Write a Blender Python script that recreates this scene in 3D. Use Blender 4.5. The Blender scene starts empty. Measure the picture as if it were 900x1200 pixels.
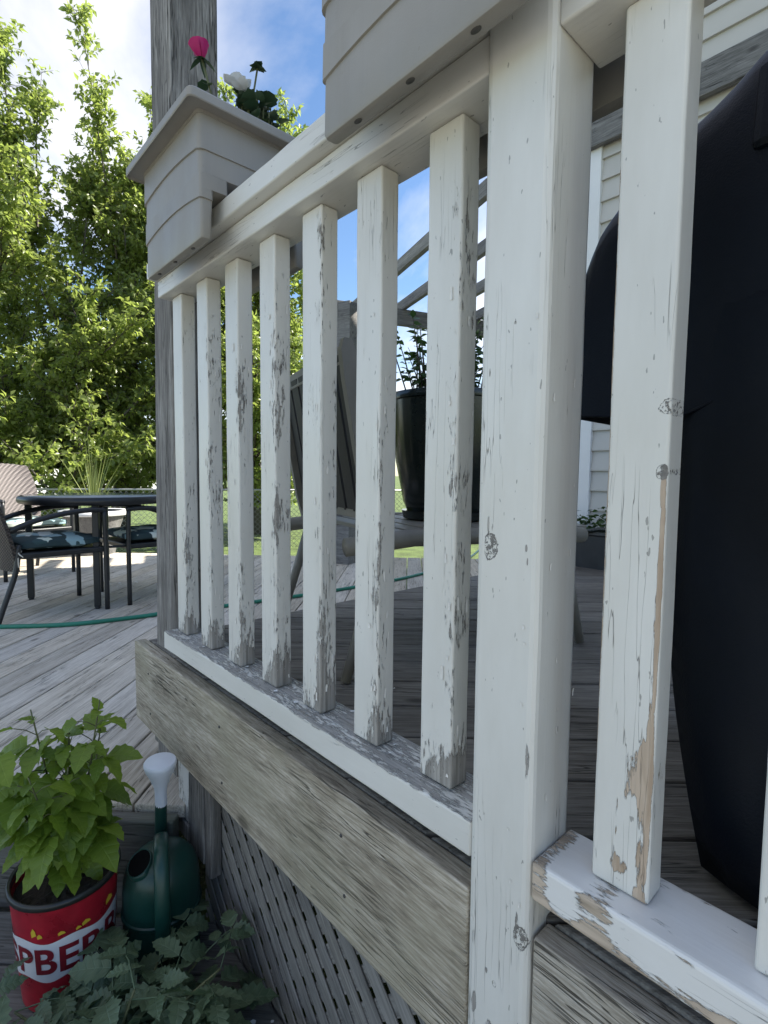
import bpy, bmesh, math, random
import numpy as np
from mathutils import Vector, Matrix, noise as mnoise
R = math.radians
sc = bpy.context.scene
col = sc.collection
rng = random.Random(7)

# ------------------------------------------------------------------ camera
cam_d = bpy.data.cameras.new('camera'); cam = bpy.data.objects.new('camera', cam_d); col.objects.link(cam)
cam_d.sensor_fit = 'HORIZONTAL'; cam_d.sensor_width = 36.0; cam_d.lens = 36.0 * 614.25 / 900.0
cam_d.clip_start = 0.02; cam_d.clip_end = 2000
FW = Vector((-0.73751, 0.671624, -0.070711)); RT = Vector((0.672744, 0.739806, 0.010128)); UP = RT.cross(FW)
cam.matrix_world = Matrix(((RT.x, UP.x, -FW.x, 0), (RT.y, UP.y, -FW.y, 0), (RT.z, UP.z, -FW.z, 0), (0, 0, 0, 1)))
sc.camera = cam

# ------------------------------------------------------------------ sky, sun, exposure
SUN_EL, SUN_AZ = 42.0, 60.0                    # azimuth measured from +x towards +y
sc.view_settings.view_transform = 'Standard'; sc.view_settings.look = 'None'
sc.view_settings.gamma = 1.0; sc.view_settings.exposure = 1.43
world = bpy.data.worlds.new("World"); sc.world = world; world.use_nodes = True
wt = world.node_tree; wt.nodes.clear()
def wn(t, **k):
    n = wt.nodes.new(t)
    for a, b in k.items(): setattr(n, a, b)
    return n
sky = wn('ShaderNodeTexSky', sky_type='NISHITA', sun_disc=False)
sky.sun_elevation = R(SUN_EL); sky.sun_rotation = R(90.0 - SUN_AZ); sky.air_density = 1.0; sky.dust_density = 0.4; sky.ozone_density = 2.5
tc = wn('ShaderNodeTexCoord'); sep = wn('ShaderNodeSeparateXYZ'); wt.links.new(tc.outputs['Generated'], sep.inputs[0])
def wm(op, a, b=None):
    n = wn('ShaderNodeMath', operation=op)
    for i, v in enumerate((a, b)):
        if v is None: continue
        if isinstance(v, (int, float)): n.inputs[i].default_value = v
        else: wt.links.new(v, n.inputs[i])
    return n.outputs[0]
zz = wm('ADD', wm('MAXIMUM', sep.outputs[2], 0.0), 0.35)
cv = wn('ShaderNodeCombineXYZ')
wt.links.new(wm('DIVIDE', sep.outputs[0], zz), cv.inputs[0]); wt.links.new(wm('DIVIDE', sep.outputs[1], zz), cv.inputs[1])
cv.inputs[2].default_value = 3.7
cn = wn('ShaderNodeTexNoise'); cn.inputs['Scale'].default_value = 1.25; cn.inputs['Detail'].default_value = 9; cn.inputs['Roughness'].default_value = 0.56
cn.inputs['Distortion'].default_value = 0.35
wt.links.new(cv.outputs[0], cn.inputs['Vector'])
mr = wn('ShaderNodeMapRange'); mr.inputs[1].default_value = 0.45; mr.inputs[2].default_value = 0.74
wt.links.new(cn.outputs[0], mr.inputs[0])
mx = wn('ShaderNodeMix', data_type='RGBA'); wt.links.new(mr.outputs[0], mx.inputs[0])
hs = wn('ShaderNodeHueSaturation'); hs.inputs['Saturation'].default_value = 1.08; hs.inputs['Value'].default_value = 1.0
wt.links.new(sky.outputs[0], hs.inputs['Color']); wt.links.new(hs.outputs[0], mx.inputs[6]); mx.inputs[7].default_value = (6.8, 6.45, 6.1, 1)
bg = wn('ShaderNodeBackground'); bg.inputs[1].default_value = 0.09
wt.links.new(mx.outputs[2], bg.inputs[0])
wo = wn('ShaderNodeOutputWorld'); wt.links.new(bg.outputs[0], wo.inputs[0])

sun_d = bpy.data.lights.new('sun', 'SUN'); sun_d.energy = 4.7; sun_d.angle = R(0.53); sun_d.color = (1.0, 0.94, 0.84)
sun = bpy.data.objects.new('sun', sun_d); col.objects.link(sun)
sd = Vector((math.cos(R(SUN_EL)) * math.cos(R(SUN_AZ)), math.cos(R(SUN_EL)) * math.sin(R(SUN_AZ)), math.sin(R(SUN_EL))))
sun.rotation_euler = sd.to_track_quat('Z', 'Y').to_euler(); sun.location = sd * 30

# ------------------------------------------------------------------ material helpers
class G:
    """small node-graph helper"""
    def __init__(s, name):
        s.mat = bpy.data.materials.new(name); s.mat.use_nodes = True
        s.t = s.mat.node_tree; s.t.nodes.clear()
        s.out = s.t.nodes.new('ShaderNodeOutputMaterial')
        s.bs = s.t.nodes.new('ShaderNodeBsdfPrincipled'); s.t.links.new(s.bs.outputs[0], s.out.inputs[0])
        s._tc = s._oi = None
    def put(s, sock, v):
        if isinstance(v, bpy.types.NodeSocket): s.t.links.new(v, sock)
        elif v is not None:
            if isinstance(v, (tuple, list)) and len(v) == 3 and sock.type == 'RGBA': v = (*v, 1)
            sock.default_value = v
    def node(s, typ, ins=None, **attrs):
        n = s.t.nodes.new(typ)
        for k, v in attrs.items(): setattr(n, k, v)
        for k, v in (ins or {}).items(): s.put(n.inputs[k], v)
        return n
    def obj(s):
        if not s._tc: s._tc = s.node('ShaderNodeTexCoord')
        return s._tc.outputs['Object']
    def info(s, k):
        if not s._oi: s._oi = s.node('ShaderNodeObjectInfo')
        return s._oi.outputs[k]
    def island(s): return s.node('ShaderNodeNewGeometry').outputs['Random Per Island']
    def m(s, op, a, b=None, c=None, clamp=False):
        n = s.node('ShaderNodeMath', operation=op, use_clamp=clamp)
        for i, v in enumerate((a, b, c)): s.put(n.inputs[i], v)
        return n.outputs[0]
    def v(s, op, a, b=None):
        n = s.node('ShaderNodeVectorMath', operation=op); s.put(n.inputs[0], a); s.put(n.inputs[1], b); return n.outputs[0]
    def xyz(s, v):
        n = s.node('ShaderNodeSeparateXYZ', {0: v}); return n.outputs
    def comb(s, x, y, z): return s.node('ShaderNodeCombineXYZ', {0: x, 1: y, 2: z}).outputs[0]
    def shifted(s):
        r = s.info('Random')
        return s.v('ADD', s.obj(), s.comb(s.m('MULTIPLY', r, 37.0), s.m('MULTIPLY', r, 91.0), s.m('MULTIPLY', r, 53.0)))
    def noise(s, vec, scale=(1, 1, 1), detail=4, rough=0.55, dist=0.0):
        n = s.node('ShaderNodeTexNoise', {'Vector': s.v('MULTIPLY', vec, scale), 'Scale': 1.0, 'Detail': detail, 'Roughness': rough, 'Distortion': dist})
        return n.outputs[0]
    def rng(s, v, a, b, c=0.0, d=1.0, smooth=False):
        n = s.node('ShaderNodeMapRange', {0: v, 1: a, 2: b, 3: c, 4: d}); 
        if smooth: n.interpolation_type = 'SMOOTHSTEP'
        return n.outputs[0]
    def mix(s, f, a, b):
        n = s.node('ShaderNodeMix', data_type='RGBA'); s.put(n.inputs[0], f); s.put(n.inputs[6], a); s.put(n.inputs[7], b); return n.outputs[2]
    def ramp(s, f, stops):
        n = s.node('ShaderNodeValToRGB', {0: f}); e = n.color_ramp.elements
        while len(e) < len(stops): e.new(0.5)
        for i, (p, c) in enumerate(stops): e[i].position = p; e[i].color = (*c, 1)
        return n.outputs[0]
    def bump(s, h, dist=0.001, strength=1.0, normal=None):
        n = s.node('ShaderNodeBump', {'Height': h, 'Distance': dist, 'Strength': strength})
        if normal is not None: s.put(n.inputs['Normal'], normal)
        return n.outputs[0]
    def fin(s, color=None, rough=None, normal=None, **k):
        s.put(s.bs.inputs['Base Color'], color); s.put(s.bs.inputs['Roughness'], rough); 
        if normal is not None: s.put(s.bs.inputs['Normal'], normal)
        for a, b in k.items(): s.put(s.bs.inputs[a.replace('_', ' ')], b)
        return s.mat

def grain_scales(axis, along, across):
    return tuple(along if i == axis else across for i in range(3))

def wood_mat(name, axis, dark, mid, light, green=None, crack=0.5, scale=1.0, bumpd=0.0012, along=8.0, fine=190.0):
    g = G(name); P = g.shifted()
    warp = g.noise(P, grain_scales(axis, 1.6 * scale, 9 * scale), 3)
    Pw = g.v('ADD', P, g.comb(*[0.0 if i == axis else g.m('MULTIPLY', g.m('SUBTRACT', warp, 0.5), 0.035) for i in range(3)]))
    n1 = g.noise(Pw, grain_scales(axis, along * scale, fine * scale), 7, 0.72)
    n2 = g.noise(Pw, grain_scales(axis, 1.2 * scale, 34 * scale), 4, 0.55)
    n3 = g.noise(P, (7 * scale,) * 3, 5, 0.6)
    f = g.m('ADD', g.m('MULTIPLY', n1, 0.58), g.m('ADD', g.m('MULTIPLY', n2, 0.27), g.m('MULTIPLY', n3, 0.15)))
    c = g.ramp(f, [(0.38, dark), (0.5, mid), (0.62, light)])
    ck = g.noise(Pw, grain_scales(axis, 2.2 * scale, 75 * scale), 3, 0.5)
    patch = g.rng(g.noise(P, grain_scales(axis, 3 * scale, 10 * scale), 2), 0.46, 0.6)
    line = g.m('MULTIPLY', g.m('SUBTRACT', 1.0, g.rng(g.m('ABSOLUTE', g.m('SUBTRACT', ck, 0.5)), 0.004, 0.016)), patch)
    line = g.m('MULTIPLY', line, crack)
    c = g.mix(line, c, tuple(v * 0.22 for v in dark))
    # a few knots
    vo = g.node('ShaderNodeTexVoronoi', {'Vector': g.v('MULTIPLY', P, grain_scales(axis, 3.1, 7.0)), 'Scale': 1.0, 'Randomness': 1.0})
    kn = g.m('SUBTRACT', 1.0, g.rng(vo.outputs['Distance'], 0.05, 0.12))
    c = g.mix(g.m('MULTIPLY', kn, 0.75), c, tuple(v * 0.45 for v in dark))
    if green: c = g.mix(g.rng(g.noise(P, (2.6, 2.6, 2.6), 3), 0.52, 0.7, 0.0, 0.6), c, green)
    val = g.rng(g.info('Random'), 0.0, 1.0, 0.80, 1.15)
    hv = g.node('ShaderNodeHueSaturation', {'Color': c, 'Value': val, 'Saturation': g.rng(g.m('FRACT', g.m('MULTIPLY', g.info('Random'), 7.3)), 0, 1, 0.8, 1.2)})
    h = g.m('SUBTRACT', g.m('ADD', g.m('MULTIPLY', n1, 0.8), g.m('MULTIPLY', n2, 0.5)), g.m('ADD', g.m('MULTIPLY', line, 1.2), g.m('MULTIPLY', kn, 0.5)))
    return g.fin(hv.outputs[0], 0.82, g.bump(h, bumpd, 0.9), Specular_IOR_Level=0.25)

def paint_mat(name, hx, hy, axis=2, bareA=(0.20, 0.185, 0.165), bareB=(0.43, 0.405, 0.37), paint=(0.74, 0.722, 0.672), spots=(), spotbare=None, wear=None, edge=None, bottom=None,
              edge_w=0.026, topface=None, knots=()):
    """old flaking paint; object colour = (wear, wear at the near arris, wear at the foot) unless given"""
    g = G(name); P = g.shifted(); O = g.obj(); x, y, z = g.xyz(O)[0:3]
    if wear is None:
        cs = g.node('ShaderNodeSeparateColor', {0: g.info('Color')}).outputs
        wear, edge, bottom = cs[0], cs[1], cs[2]
    sc1 = grain_scales(axis, 42, 230); sc2 = grain_scales(axis, 7, 34)
    n1 = g.noise(P, sc1, 6, 0.66); n2 = g.noise(P, sc2, 5, 0.6)
    val = g.m('ADD', g.m('MULTIPLY', n1, 0.56), g.m('MULTIPLY', n2, 0.44))
    val = g.m('ADD', val, g.m('SUBTRACT', wear, 0.16))
    if axis == 2:
        dr = g.m('ADD', g.m('SUBTRACT', hx, x), g.m('MULTIPLY', g.m('ADD', y, hy), 0.45))
        e = g.rng(dr, 0.0, edge_w, 1.0, 0.0)
        patchy = g.m('MULTIPLY', g.rng(g.noise(P, (3, 3, 4.2), 2), 0.36, 0.62, 0.2, 1.0), g.rng(z, 0.85, 0.35, 0.35, 1.0))
        val = g.m('ADD', val, g.m('MULTIPLY', g.m('MULTIPLY', e, patchy), edge))
        zb = g.rng(z, 0.0, 0.12, 1.0, 0.0)
        val = g.m('ADD', val, g.m('MULTIPLY', g.m('MULTIPLY', g.m('MULTIPLY', zb, zb), g.rng(x, -hx, hx, 0.45, 1.0)), bottom))
    if topface is not None:      # worn upper face of a flat rail
        up = g.rng(z, hy - 0.006, hy - 0.001)
        val = g.m('ADD', val, g.m('MULTIPLY', up, topface))
    spotm = None
    for (sx, sz, rx, rz, k) in spots:
        q = g.m('ADD', g.m('POWER', g.m('DIVIDE', g.m('SUBTRACT', x, sx), rx), 2.0), g.m('POWER', g.m('DIVIDE', g.m('SUBTRACT', z, sz), rz), 2.0))
        b = g.m('MULTIPLY', g.rng(q, 0.25, 1.5, 1.0, 0.0), k)
        val = g.m('ADD', val, b)
        spotm = b if spotm is None else g.m('MAXIMUM', spotm, b)
    kmask = None
    for (sx, sz, rx, rz) in knots:
        q = g.m('SQRT', g.m('ADD', g.m('POWER', g.m('DIVIDE', g.m('SUBTRACT', x, sx), rx), 2.0), g.m('POWER', g.m('DIVIDE', g.m('SUBTRACT', z, sz), rz), 2.0)))
        q = g.m('ADD', q, g.m('MULTIPLY', g.m('SUBTRACT', g.noise(P, (170, 170, 170), 4, 0.7), 0.5), 0.9))
        rg1 = g.rng(g.m('ABSOLUTE', g.m('SUBTRACT', q, 0.92)), 0.0, 0.2, 0.40, 0.0)
        ins = g.m('MULTIPLY', g.rng(q, 0.75, 0.95, 1.0, 0.0), g.m('ADD', g.m('MULTIPLY', g.m('SUBTRACT', g.noise(P, (230, 230, 230), 4, 0.7), 0.5), 1.9), 0.27))
        b = g.m('MAXIMUM', rg1, ins); val = g.m('ADD', val, b)
        kmask = g.rng(q, 1.05, 1.2, 1.0, 0.0) if kmask is None else g.m('MAXIMUM', kmask, g.rng(q, 1.05, 1.2, 1.0, 0.0))
    bare = g.rng(val, 0.600, 0.612)
    rim = g.m('MULTIPLY', g.rng(val, 0.575, 0.600), g.m('SUBTRACT', 1.0, bare))
    wg = g.noise(P, grain_scales(axis, 5, 170), 5, 0.6)
    wcol = g.mix(g.rng(wg, 0.35, 0.65), bareA, bareB)
    if spotbare: 
        ring = g.noise(P, grain_scales(axis, 7, 60), 3, 0.5, 1.2)
        w2 = g.mix(g.rng(ring, 0.38, 0.6), spotbare[0], spotbare[1])
        wcol = g.mix(g.rng(spotm, 0.02, 0.1), wcol, w2) if spotm is not None else w2
    if kmask is not None: wcol = g.mix(kmask, wcol, g.mix(g.noise(P, (260, 260, 260), 3), (0.05, 0.045, 0.04), (0.34, 0.32, 0.29)))
    lip_shade = g.m('MULTIPLY', g.rng(val, 0.61, 0.645, 1.0, 0.0), bare)
    wcol = g.mix(g.m('MULTIPLY', lip_shade, 0.55), wcol, (0.09, 0.08, 0.07))  # darker line painted inside the bare edge as the paint lip's shadow
    dirt = g.noise(P, grain_scales(axis, 2.5, 9), 5, 0.65)
    pc = g.mix(g.rng(dirt, 0.35, 0.75), paint, tuple(v * f for v, f in zip(paint, (0.86, 0.85, 0.83))))
    fleck = g.rng(g.noise(P, grain_scales(axis, 55, 170), 2, 0.5), 0.725, 0.74)
    pc = g.mix(g.m('MULTIPLY', fleck, 0.7), pc, (0.22, 0.21, 0.19))
    ck = g.noise(P, grain_scales(axis, 3.0, 90), 3, 0.5)
    pt = g.rng(g.noise(P, grain_scales(axis, 4, 14), 2), 0.54, 0.64)
    line = g.m('MULTIPLY', g.m('SUBTRACT', 1.0, g.rng(g.m('ABSOLUTE', g.m('SUBTRACT', ck, 0.5)), 0.001, 0.005)), pt)
    pc = g.mix(g.m('MULTIPLY', line, 0.75), pc, (0.16, 0.15, 0.135))
    c = g.mix(bare, g.mix(g.m('MULTIPLY', rim, 0.35), pc, (0.85, 0.86, 0.84)), wcol)
    brush = g.noise(P, grain_scales(axis, 3, 210), 3, 0.5)
    lump = g.noise(P, (60, 60, 60), 3, 0.5)
    h = g.m('ADD', g.m('MULTIPLY', g.m('SUBTRACT', 1.0, bare), 1.0), g.m('ADD', g.m('MULTIPLY', rim, 0.35), g.m('SUBTRACT', g.m('MULTIPLY', brush, 0.16), g.m('MULTIPLY', line, 0.6))))
    h = g.m('ADD', h, g.m('ADD', g.m('MULTIPLY', g.m('MULTIPLY', bare, wg), 0.9), g.m('MULTIPLY', lump, 0.14)))
    rough = g.m('ADD', g.m('MULTIPLY', bare, 0.42), 0.37)
    return g.fin(c, rough, g.bump(h, 0.0016, 0.95), Specular_IOR_Level=0.5)

def plain(name, color, rough=0.5, vary=0.12, scale=8.0, bump=0.0, bscale=200.0, **k):
    g = G(name); P = g.shifted()
    n = g.noise(P, (scale,) * 3, 5, 0.6)
    c = g.mix(g.rng(n, 0.3, 0.7), tuple(v * (1 - vary) for v in color), tuple(min(1, v * (1 + vary)) for v in color))
    nb = g.bump(g.noise(P, (bscale,) * 3, 3, 0.6), bump, 0.8) if bump else None
    return g.fin(c, g.rng(n, 0.3, 0.7, max(0.02, rough - 0.06), rough + 0.06), nb, **k)

def leaf_mat(name, a, b, trans, tw=0.45, gloss=0.4, veins=False):
    g = G(name); r = g.m('FRACT', g.m('ADD', g.island(), g.info('Random')))
    n = g.noise(g.shifted(), (30, 30, 30), 3)
    f = g.m('ADD', g.m('MULTIPLY', r, 0.75), g.m('MULTIPLY', n, 0.25))
    c = g.mix(f, a, b); nb = None
    if veins:
        u, v_, w_ = g.xyz(g.node('ShaderNodeAttribute', attribute_name='leafco').outputs['Vector'])[0:3]
        av = g.m('ABSOLUTE', v_); k = g.m('PINGPONG', g.m('MULTIPLY', g.m('SUBTRACT', u, g.m('MULTIPLY', av, 0.20)), 5.5), 0.5)
        vein = g.m('MAXIMUM', g.rng(k, 0.0, 0.09, 1.0, 0.0), g.rng(av, 0.0, 0.07, 1.0, 0.0))
        c = g.mix(g.m('MULTIPLY', vein, 0.30), c, tuple(min(1, q * 1.35 + 0.02) for q in b))
        nb = g.bump(g.m('SUBTRACT', g.m('MULTIPLY', k, 0.6), g.m('MULTIPLY', vein, 0.3)), 0.0018, 0.8)
        c = g.mix(g.rng(g.noise(g.shifted(), (60, 60, 60), 3), 0.5, 0.75, 0.0, 0.35), c, tuple(q * 0.6 for q in a))
    g.fin(c, gloss, nb, Specular_IOR_Level=0.45)
    tr = g.node('ShaderNodeBsdfTranslucent', {0: g.mix(f, trans, tuple(v * 0.7 for v in trans))})
    ms = g.node('ShaderNodeMixShader', {0: tw}); g.t.links.new(g.bs.outputs[0], ms.inputs[1]); g.t.links.new(tr.outputs[0], ms.inputs[2])
    g.t.links.new(ms.outputs[0], g.out.inputs[0])
    return g.mat

# ------------------------------------------------------------------ mesh helpers
class MB:
    def __init__(s): s.v, s.f, s.sm, s.at = [], [], [], []
    def add(s, verts, faces, smooth=False, at=None):
        k = len(s.v); s.v.extend([tuple(p) for p in verts]); s.at.extend(at if at else [(0.5, 0.5, 0)] * len(verts))
        for f in faces: s.f.append(tuple(i + k for i in f)); s.sm.append(smooth)
    def build(s, name, mat, parent=None, origin=(0, 0, 0), rot=None):
        me = bpy.data.meshes.new(name); o = Vector(origin)
        me.from_pydata([(p[0] - o.x, p[1] - o.y, p[2] - o.z) for p in s.v], [], s.f)
        me.polygons.foreach_set('use_smooth', s.sm)
        if mat: me.materials.append(mat)
        me.update()
        ob = bpy.data.objects.new(name, me); col.objects.link(ob); ob.location = o
        if parent: ob.parent = parent
        return ob
    def box(s, lo, hi, ch=0.0, M=None):
        (x0, y0, z0), (x1, y1, z1) = lo, hi
        if ch <= 0:
            vs = [(x, y, z) for z in (z0, z1) for y in (y0, y1) for x in (x0, x1)]
            fs = [(0, 2, 3, 1), (4, 5, 7, 6), (0, 1, 5, 4), (2, 6, 7, 3), (0, 4, 6, 2), (1, 3, 7, 5)]
            if M: vs = [M @ Vector(v) for v in vs]
            s.add(vs, fs); return
        bm = bmesh.new(); bmesh.ops.create_cube(bm, size=1.0)
        for v in bm.verts: v.co = Vector(((x0 + x1) / 2 + v.co.x * (x1 - x0), (y0 + y1) / 2 + v.co.y * (y1 - y0), (z0 + z1) / 2 + v.co.z * (z1 - z0)))
        bmesh.ops.bevel(bm, geom=list(bm.edges), offset=ch, segments=2, affect='EDGES', profile=0.5)
        s.bm(bm, M)
    def bm(s, bm, M=None, smooth=False):
        bm.verts.index_update()
        s.add([(M @ v.co) if M else v.co for v in bm.verts], [[v.index for v in f.verts] for f in bm.faces], smooth); bm.free()
    def tube(s, pts, r, n=8, cap=True):
        pts = [Vector(p) for p in pts]; rs = r if isinstance(r, (list, tuple)) else [r] * len(pts)
        vs, fs = [], []
        t0 = (pts[1] - pts[0]).normalized(); ref = Vector((0, 0, 1)) if abs(t0.z) < 0.9 else Vector((1, 0, 0))
        u = t0.cross(ref).normalized()
        for i, p in enumerate(pts):
            t = (pts[min(i + 1, len(pts) - 1)] - pts[max(i - 1, 0)]).normalized()
            u = (u - t * u.dot(t)).normalized(); w = t.cross(u)
            for k in range(n):
                a = 2 * math.pi * k / n; vs.append(p + (u * math.cos(a) + w * math.sin(a)) * rs[i])
        for i in range(len(pts) - 1):
            for k in range(n): fs.append((i * n + k, i * n + (k + 1) % n, (i + 1) * n + (k + 1) % n, (i + 1) * n + k))
        if cap: fs.append(tuple(range(n - 1, -1, -1))); fs.append(tuple((len(pts) - 1) * n + k for k in range(n)))
        s.add(vs, fs, True)
    def lathe(s, prof, c=(0, 0, 0), n=32, sx=1.0, sy=1.0, M=None, smooth=True):
        vs, fs = [], []
        for (r, z) in prof:
            for k in range(n):
                a = 2 * math.pi * k / n; p = Vector((c[0] + r * math.cos(a) * sx, c[1] + r * math.sin(a) * sy, c[2] + z))
                vs.append(M @ p if M else p)
        for i in range(len(prof) - 1):
            for k in range(n): fs.append((i * n + k, i * n + (k + 1) % n, (i + 1) * n + (k + 1) % n, (i + 1) * n + k))
        s.add(vs, fs, smooth)
    def loft(s, rings, smooth=True, cap0=True, cap1=True, closed=True):
        n = len(rings[0]); vs = [p for r in rings for p in r]; fs = []
        for i in range(len(rings) - 1):
            for k in range(n if closed else n - 1): fs.append((i * n + k, i * n + (k + 1) % n, (i + 1) * n + (k + 1) % n, (i + 1) * n + k))
        if cap0: fs.append(tuple(range(n - 1, -1, -1)))
        if cap1: fs.append(tuple((len(rings) - 1) * n + k for k in range(n)))
        s.add(vs, fs, smooth)

def board(lo, hi, ch=0.003, axis=0, cuts=14, jit=0.0005, seed=0):
    """a sawn board: bevelled, cut along its length, arrises slightly uneven"""
    bm = bmesh.new(); bmesh.ops.create_cube(bm, size=1.0)
    c = [(a + b) / 2 for a, b in zip(lo, hi)]; d = [b - a for a, b in zip(lo, hi)]
    for v in bm.verts: v.co = Vector([c[i] + v.co[i] * d[i] for i in range(3)])
    ed = list(bm.edges)
    bmesh.ops.bevel(bm, geom=ed, offset=ch, segments=3, affect='EDGES', profile=0.5)
    for k in range(1, cuts):
        co = Vector(c); co[axis] = lo[axis] + d[axis] * k / cuts; no = Vector((0, 0, 0)); no[axis] = 1
        bmesh.ops.bisect_plane(bm, geom=list(bm.verts) + list(bm.edges) + list(bm.faces), plane_co=co, plane_no=no)
    for v in bm.verts:
        q = v.co * 9.0 + Vector((seed * 3.1, seed * 1.7, 0)); nz = mnoise.noise_vector(q); n2 = mnoise.noise_vector(v.co * 46.0 + Vector((seed, 0, 0)))
        for i in range(3):
            if i != axis: v.co[i] += (nz[i] * 0.9 + n2[i] * 0.6) * jit
    m = MB(); m.bm(bm); return m

def smooth_by_angle(ob, deg=40):
    me = ob.data
    if hasattr(me, 'set_sharp_from_angle'): me.set_sharp_from_angle(angle=R(deg))
    return ob

def tag(o, label=None, cat=None, group=None, kind=None):
    if label: o['label'] = label
    if cat: o['category'] = cat
    if group: o['group'] = group
    if kind: o['kind'] = kind
    return o
def thing(name, label, cat, loc=(0, 0, 0), rz=0.0, group=None, kind=None):
    o = bpy.data.objects.new(name, None); col.objects.link(o); o.location = loc; o.rotation_euler = (0, 0, rz); o.empty_display_size = 0.1
    return tag(o, label, cat, group, kind)
def setting(name, loc=(0, 0, 0)):
    o = bpy.data.objects.new(name, None); col.objects.link(o); o.location = loc; o['kind'] = 'structure'; return o
def children(o): return [c for c in bpy.data.objects if c.parent == o]
def copy_tree(o, parent=None):
    kids = children(o)
    c = o.copy(); col.objects.link(c)
    if parent: c.parent = parent
    for k in kids: copy_tree(k, c)
    return c

# ------------------------------------------------------------------ materials
M = {}
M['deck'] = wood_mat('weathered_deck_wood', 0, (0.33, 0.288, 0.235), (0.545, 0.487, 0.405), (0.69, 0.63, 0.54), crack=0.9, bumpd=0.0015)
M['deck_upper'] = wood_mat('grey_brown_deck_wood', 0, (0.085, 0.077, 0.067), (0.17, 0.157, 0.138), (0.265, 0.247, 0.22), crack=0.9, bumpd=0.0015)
M['deck_old'] = wood_mat('damp_old_wood_shaded', 0, (0.075, 0.072, 0.065), (0.145, 0.14, 0.128), (0.22, 0.214, 0.197), green=(0.13, 0.145, 0.10), crack=0.9)  # old damp wood, darkened further to stand in for shade low down
M['fascia'] = wood_mat('rough_sawn_wood', 0, (0.17, 0.145, 0.112), (0.385, 0.342, 0.275), (0.64, 0.585, 0.495), green=(0.34, 0.315, 0.235), crack=0.8, bumpd=0.0026, along=17.0, fine=250.0)
M['post_wood'] = wood_mat('grey_post_wood', 2, (0.085, 0.08, 0.075), (0.175, 0.165, 0.155), (0.34, 0.325, 0.305), crack=0.9, bumpd=0.002)
M['ledger'] = wood_mat('grey_board_wood', 0, (0.11, 0.108, 0.105), (0.2, 0.196, 0.19), (0.31, 0.305, 0.295), crack=0.8)
M['slat'] = wood_mat('lattice_wood', 0, (0.105, 0.10, 0.092), (0.20, 0.192, 0.178), (0.30, 0.288, 0.268), crack=0.5)
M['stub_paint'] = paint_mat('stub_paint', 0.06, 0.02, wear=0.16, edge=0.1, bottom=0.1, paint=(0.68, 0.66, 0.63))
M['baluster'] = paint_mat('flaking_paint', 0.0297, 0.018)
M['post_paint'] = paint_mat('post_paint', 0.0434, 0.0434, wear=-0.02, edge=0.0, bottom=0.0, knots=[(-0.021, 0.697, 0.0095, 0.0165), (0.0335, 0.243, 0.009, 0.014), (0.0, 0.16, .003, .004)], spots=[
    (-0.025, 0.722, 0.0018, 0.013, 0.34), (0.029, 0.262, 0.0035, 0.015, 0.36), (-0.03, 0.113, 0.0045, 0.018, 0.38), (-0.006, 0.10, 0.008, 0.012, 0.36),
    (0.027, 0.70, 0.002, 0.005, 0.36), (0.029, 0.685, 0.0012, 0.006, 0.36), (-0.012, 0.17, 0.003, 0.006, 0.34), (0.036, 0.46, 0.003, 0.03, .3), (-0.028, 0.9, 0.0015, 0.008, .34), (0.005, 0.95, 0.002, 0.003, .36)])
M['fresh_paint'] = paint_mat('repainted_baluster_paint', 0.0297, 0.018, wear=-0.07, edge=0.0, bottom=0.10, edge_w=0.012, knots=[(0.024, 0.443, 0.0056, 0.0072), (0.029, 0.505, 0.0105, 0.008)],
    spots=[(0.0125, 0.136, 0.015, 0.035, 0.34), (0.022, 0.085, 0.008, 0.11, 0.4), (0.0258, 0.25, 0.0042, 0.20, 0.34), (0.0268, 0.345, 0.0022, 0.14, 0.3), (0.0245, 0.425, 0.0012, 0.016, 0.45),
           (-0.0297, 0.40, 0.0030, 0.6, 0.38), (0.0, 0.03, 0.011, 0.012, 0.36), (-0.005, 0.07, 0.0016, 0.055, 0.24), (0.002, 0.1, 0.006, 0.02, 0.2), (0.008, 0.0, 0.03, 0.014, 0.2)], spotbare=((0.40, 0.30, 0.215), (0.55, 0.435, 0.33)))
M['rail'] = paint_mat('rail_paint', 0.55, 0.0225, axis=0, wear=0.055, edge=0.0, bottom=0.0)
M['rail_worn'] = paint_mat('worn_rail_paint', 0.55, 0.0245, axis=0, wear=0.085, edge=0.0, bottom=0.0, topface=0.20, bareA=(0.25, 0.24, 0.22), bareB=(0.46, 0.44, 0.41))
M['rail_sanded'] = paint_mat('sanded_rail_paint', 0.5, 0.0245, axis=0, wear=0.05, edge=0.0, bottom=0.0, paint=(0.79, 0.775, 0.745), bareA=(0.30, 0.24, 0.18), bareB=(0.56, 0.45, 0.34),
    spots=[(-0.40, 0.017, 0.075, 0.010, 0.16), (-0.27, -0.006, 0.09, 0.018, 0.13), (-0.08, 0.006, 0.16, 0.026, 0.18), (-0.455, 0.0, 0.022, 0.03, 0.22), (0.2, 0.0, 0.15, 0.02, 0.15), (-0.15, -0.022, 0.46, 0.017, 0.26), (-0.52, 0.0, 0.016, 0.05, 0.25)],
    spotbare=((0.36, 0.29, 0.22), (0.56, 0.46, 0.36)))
M['siding'] = plain('vinyl_siding', (0.52, 0.50, 0.455), 0.5, 0.04, 5)
M['trim'] = plain('white_trim', (0.78, 0.78, 0.77), 0.45, 0.03)
M['roof'] = plain('roof_shingle', (0.10, 0.10, 0.105), 0.9, 0.25, 30)
g_ = G('greige_plastic'); P_ = g_.shifted(); c_ = g_.mix(g_.rng(g_.noise(P_, (6, 6, 6), 5), 0.3, 0.7), (0.275, 0.255, 0.225), (0.32, 0.298, 0.263))
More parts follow.
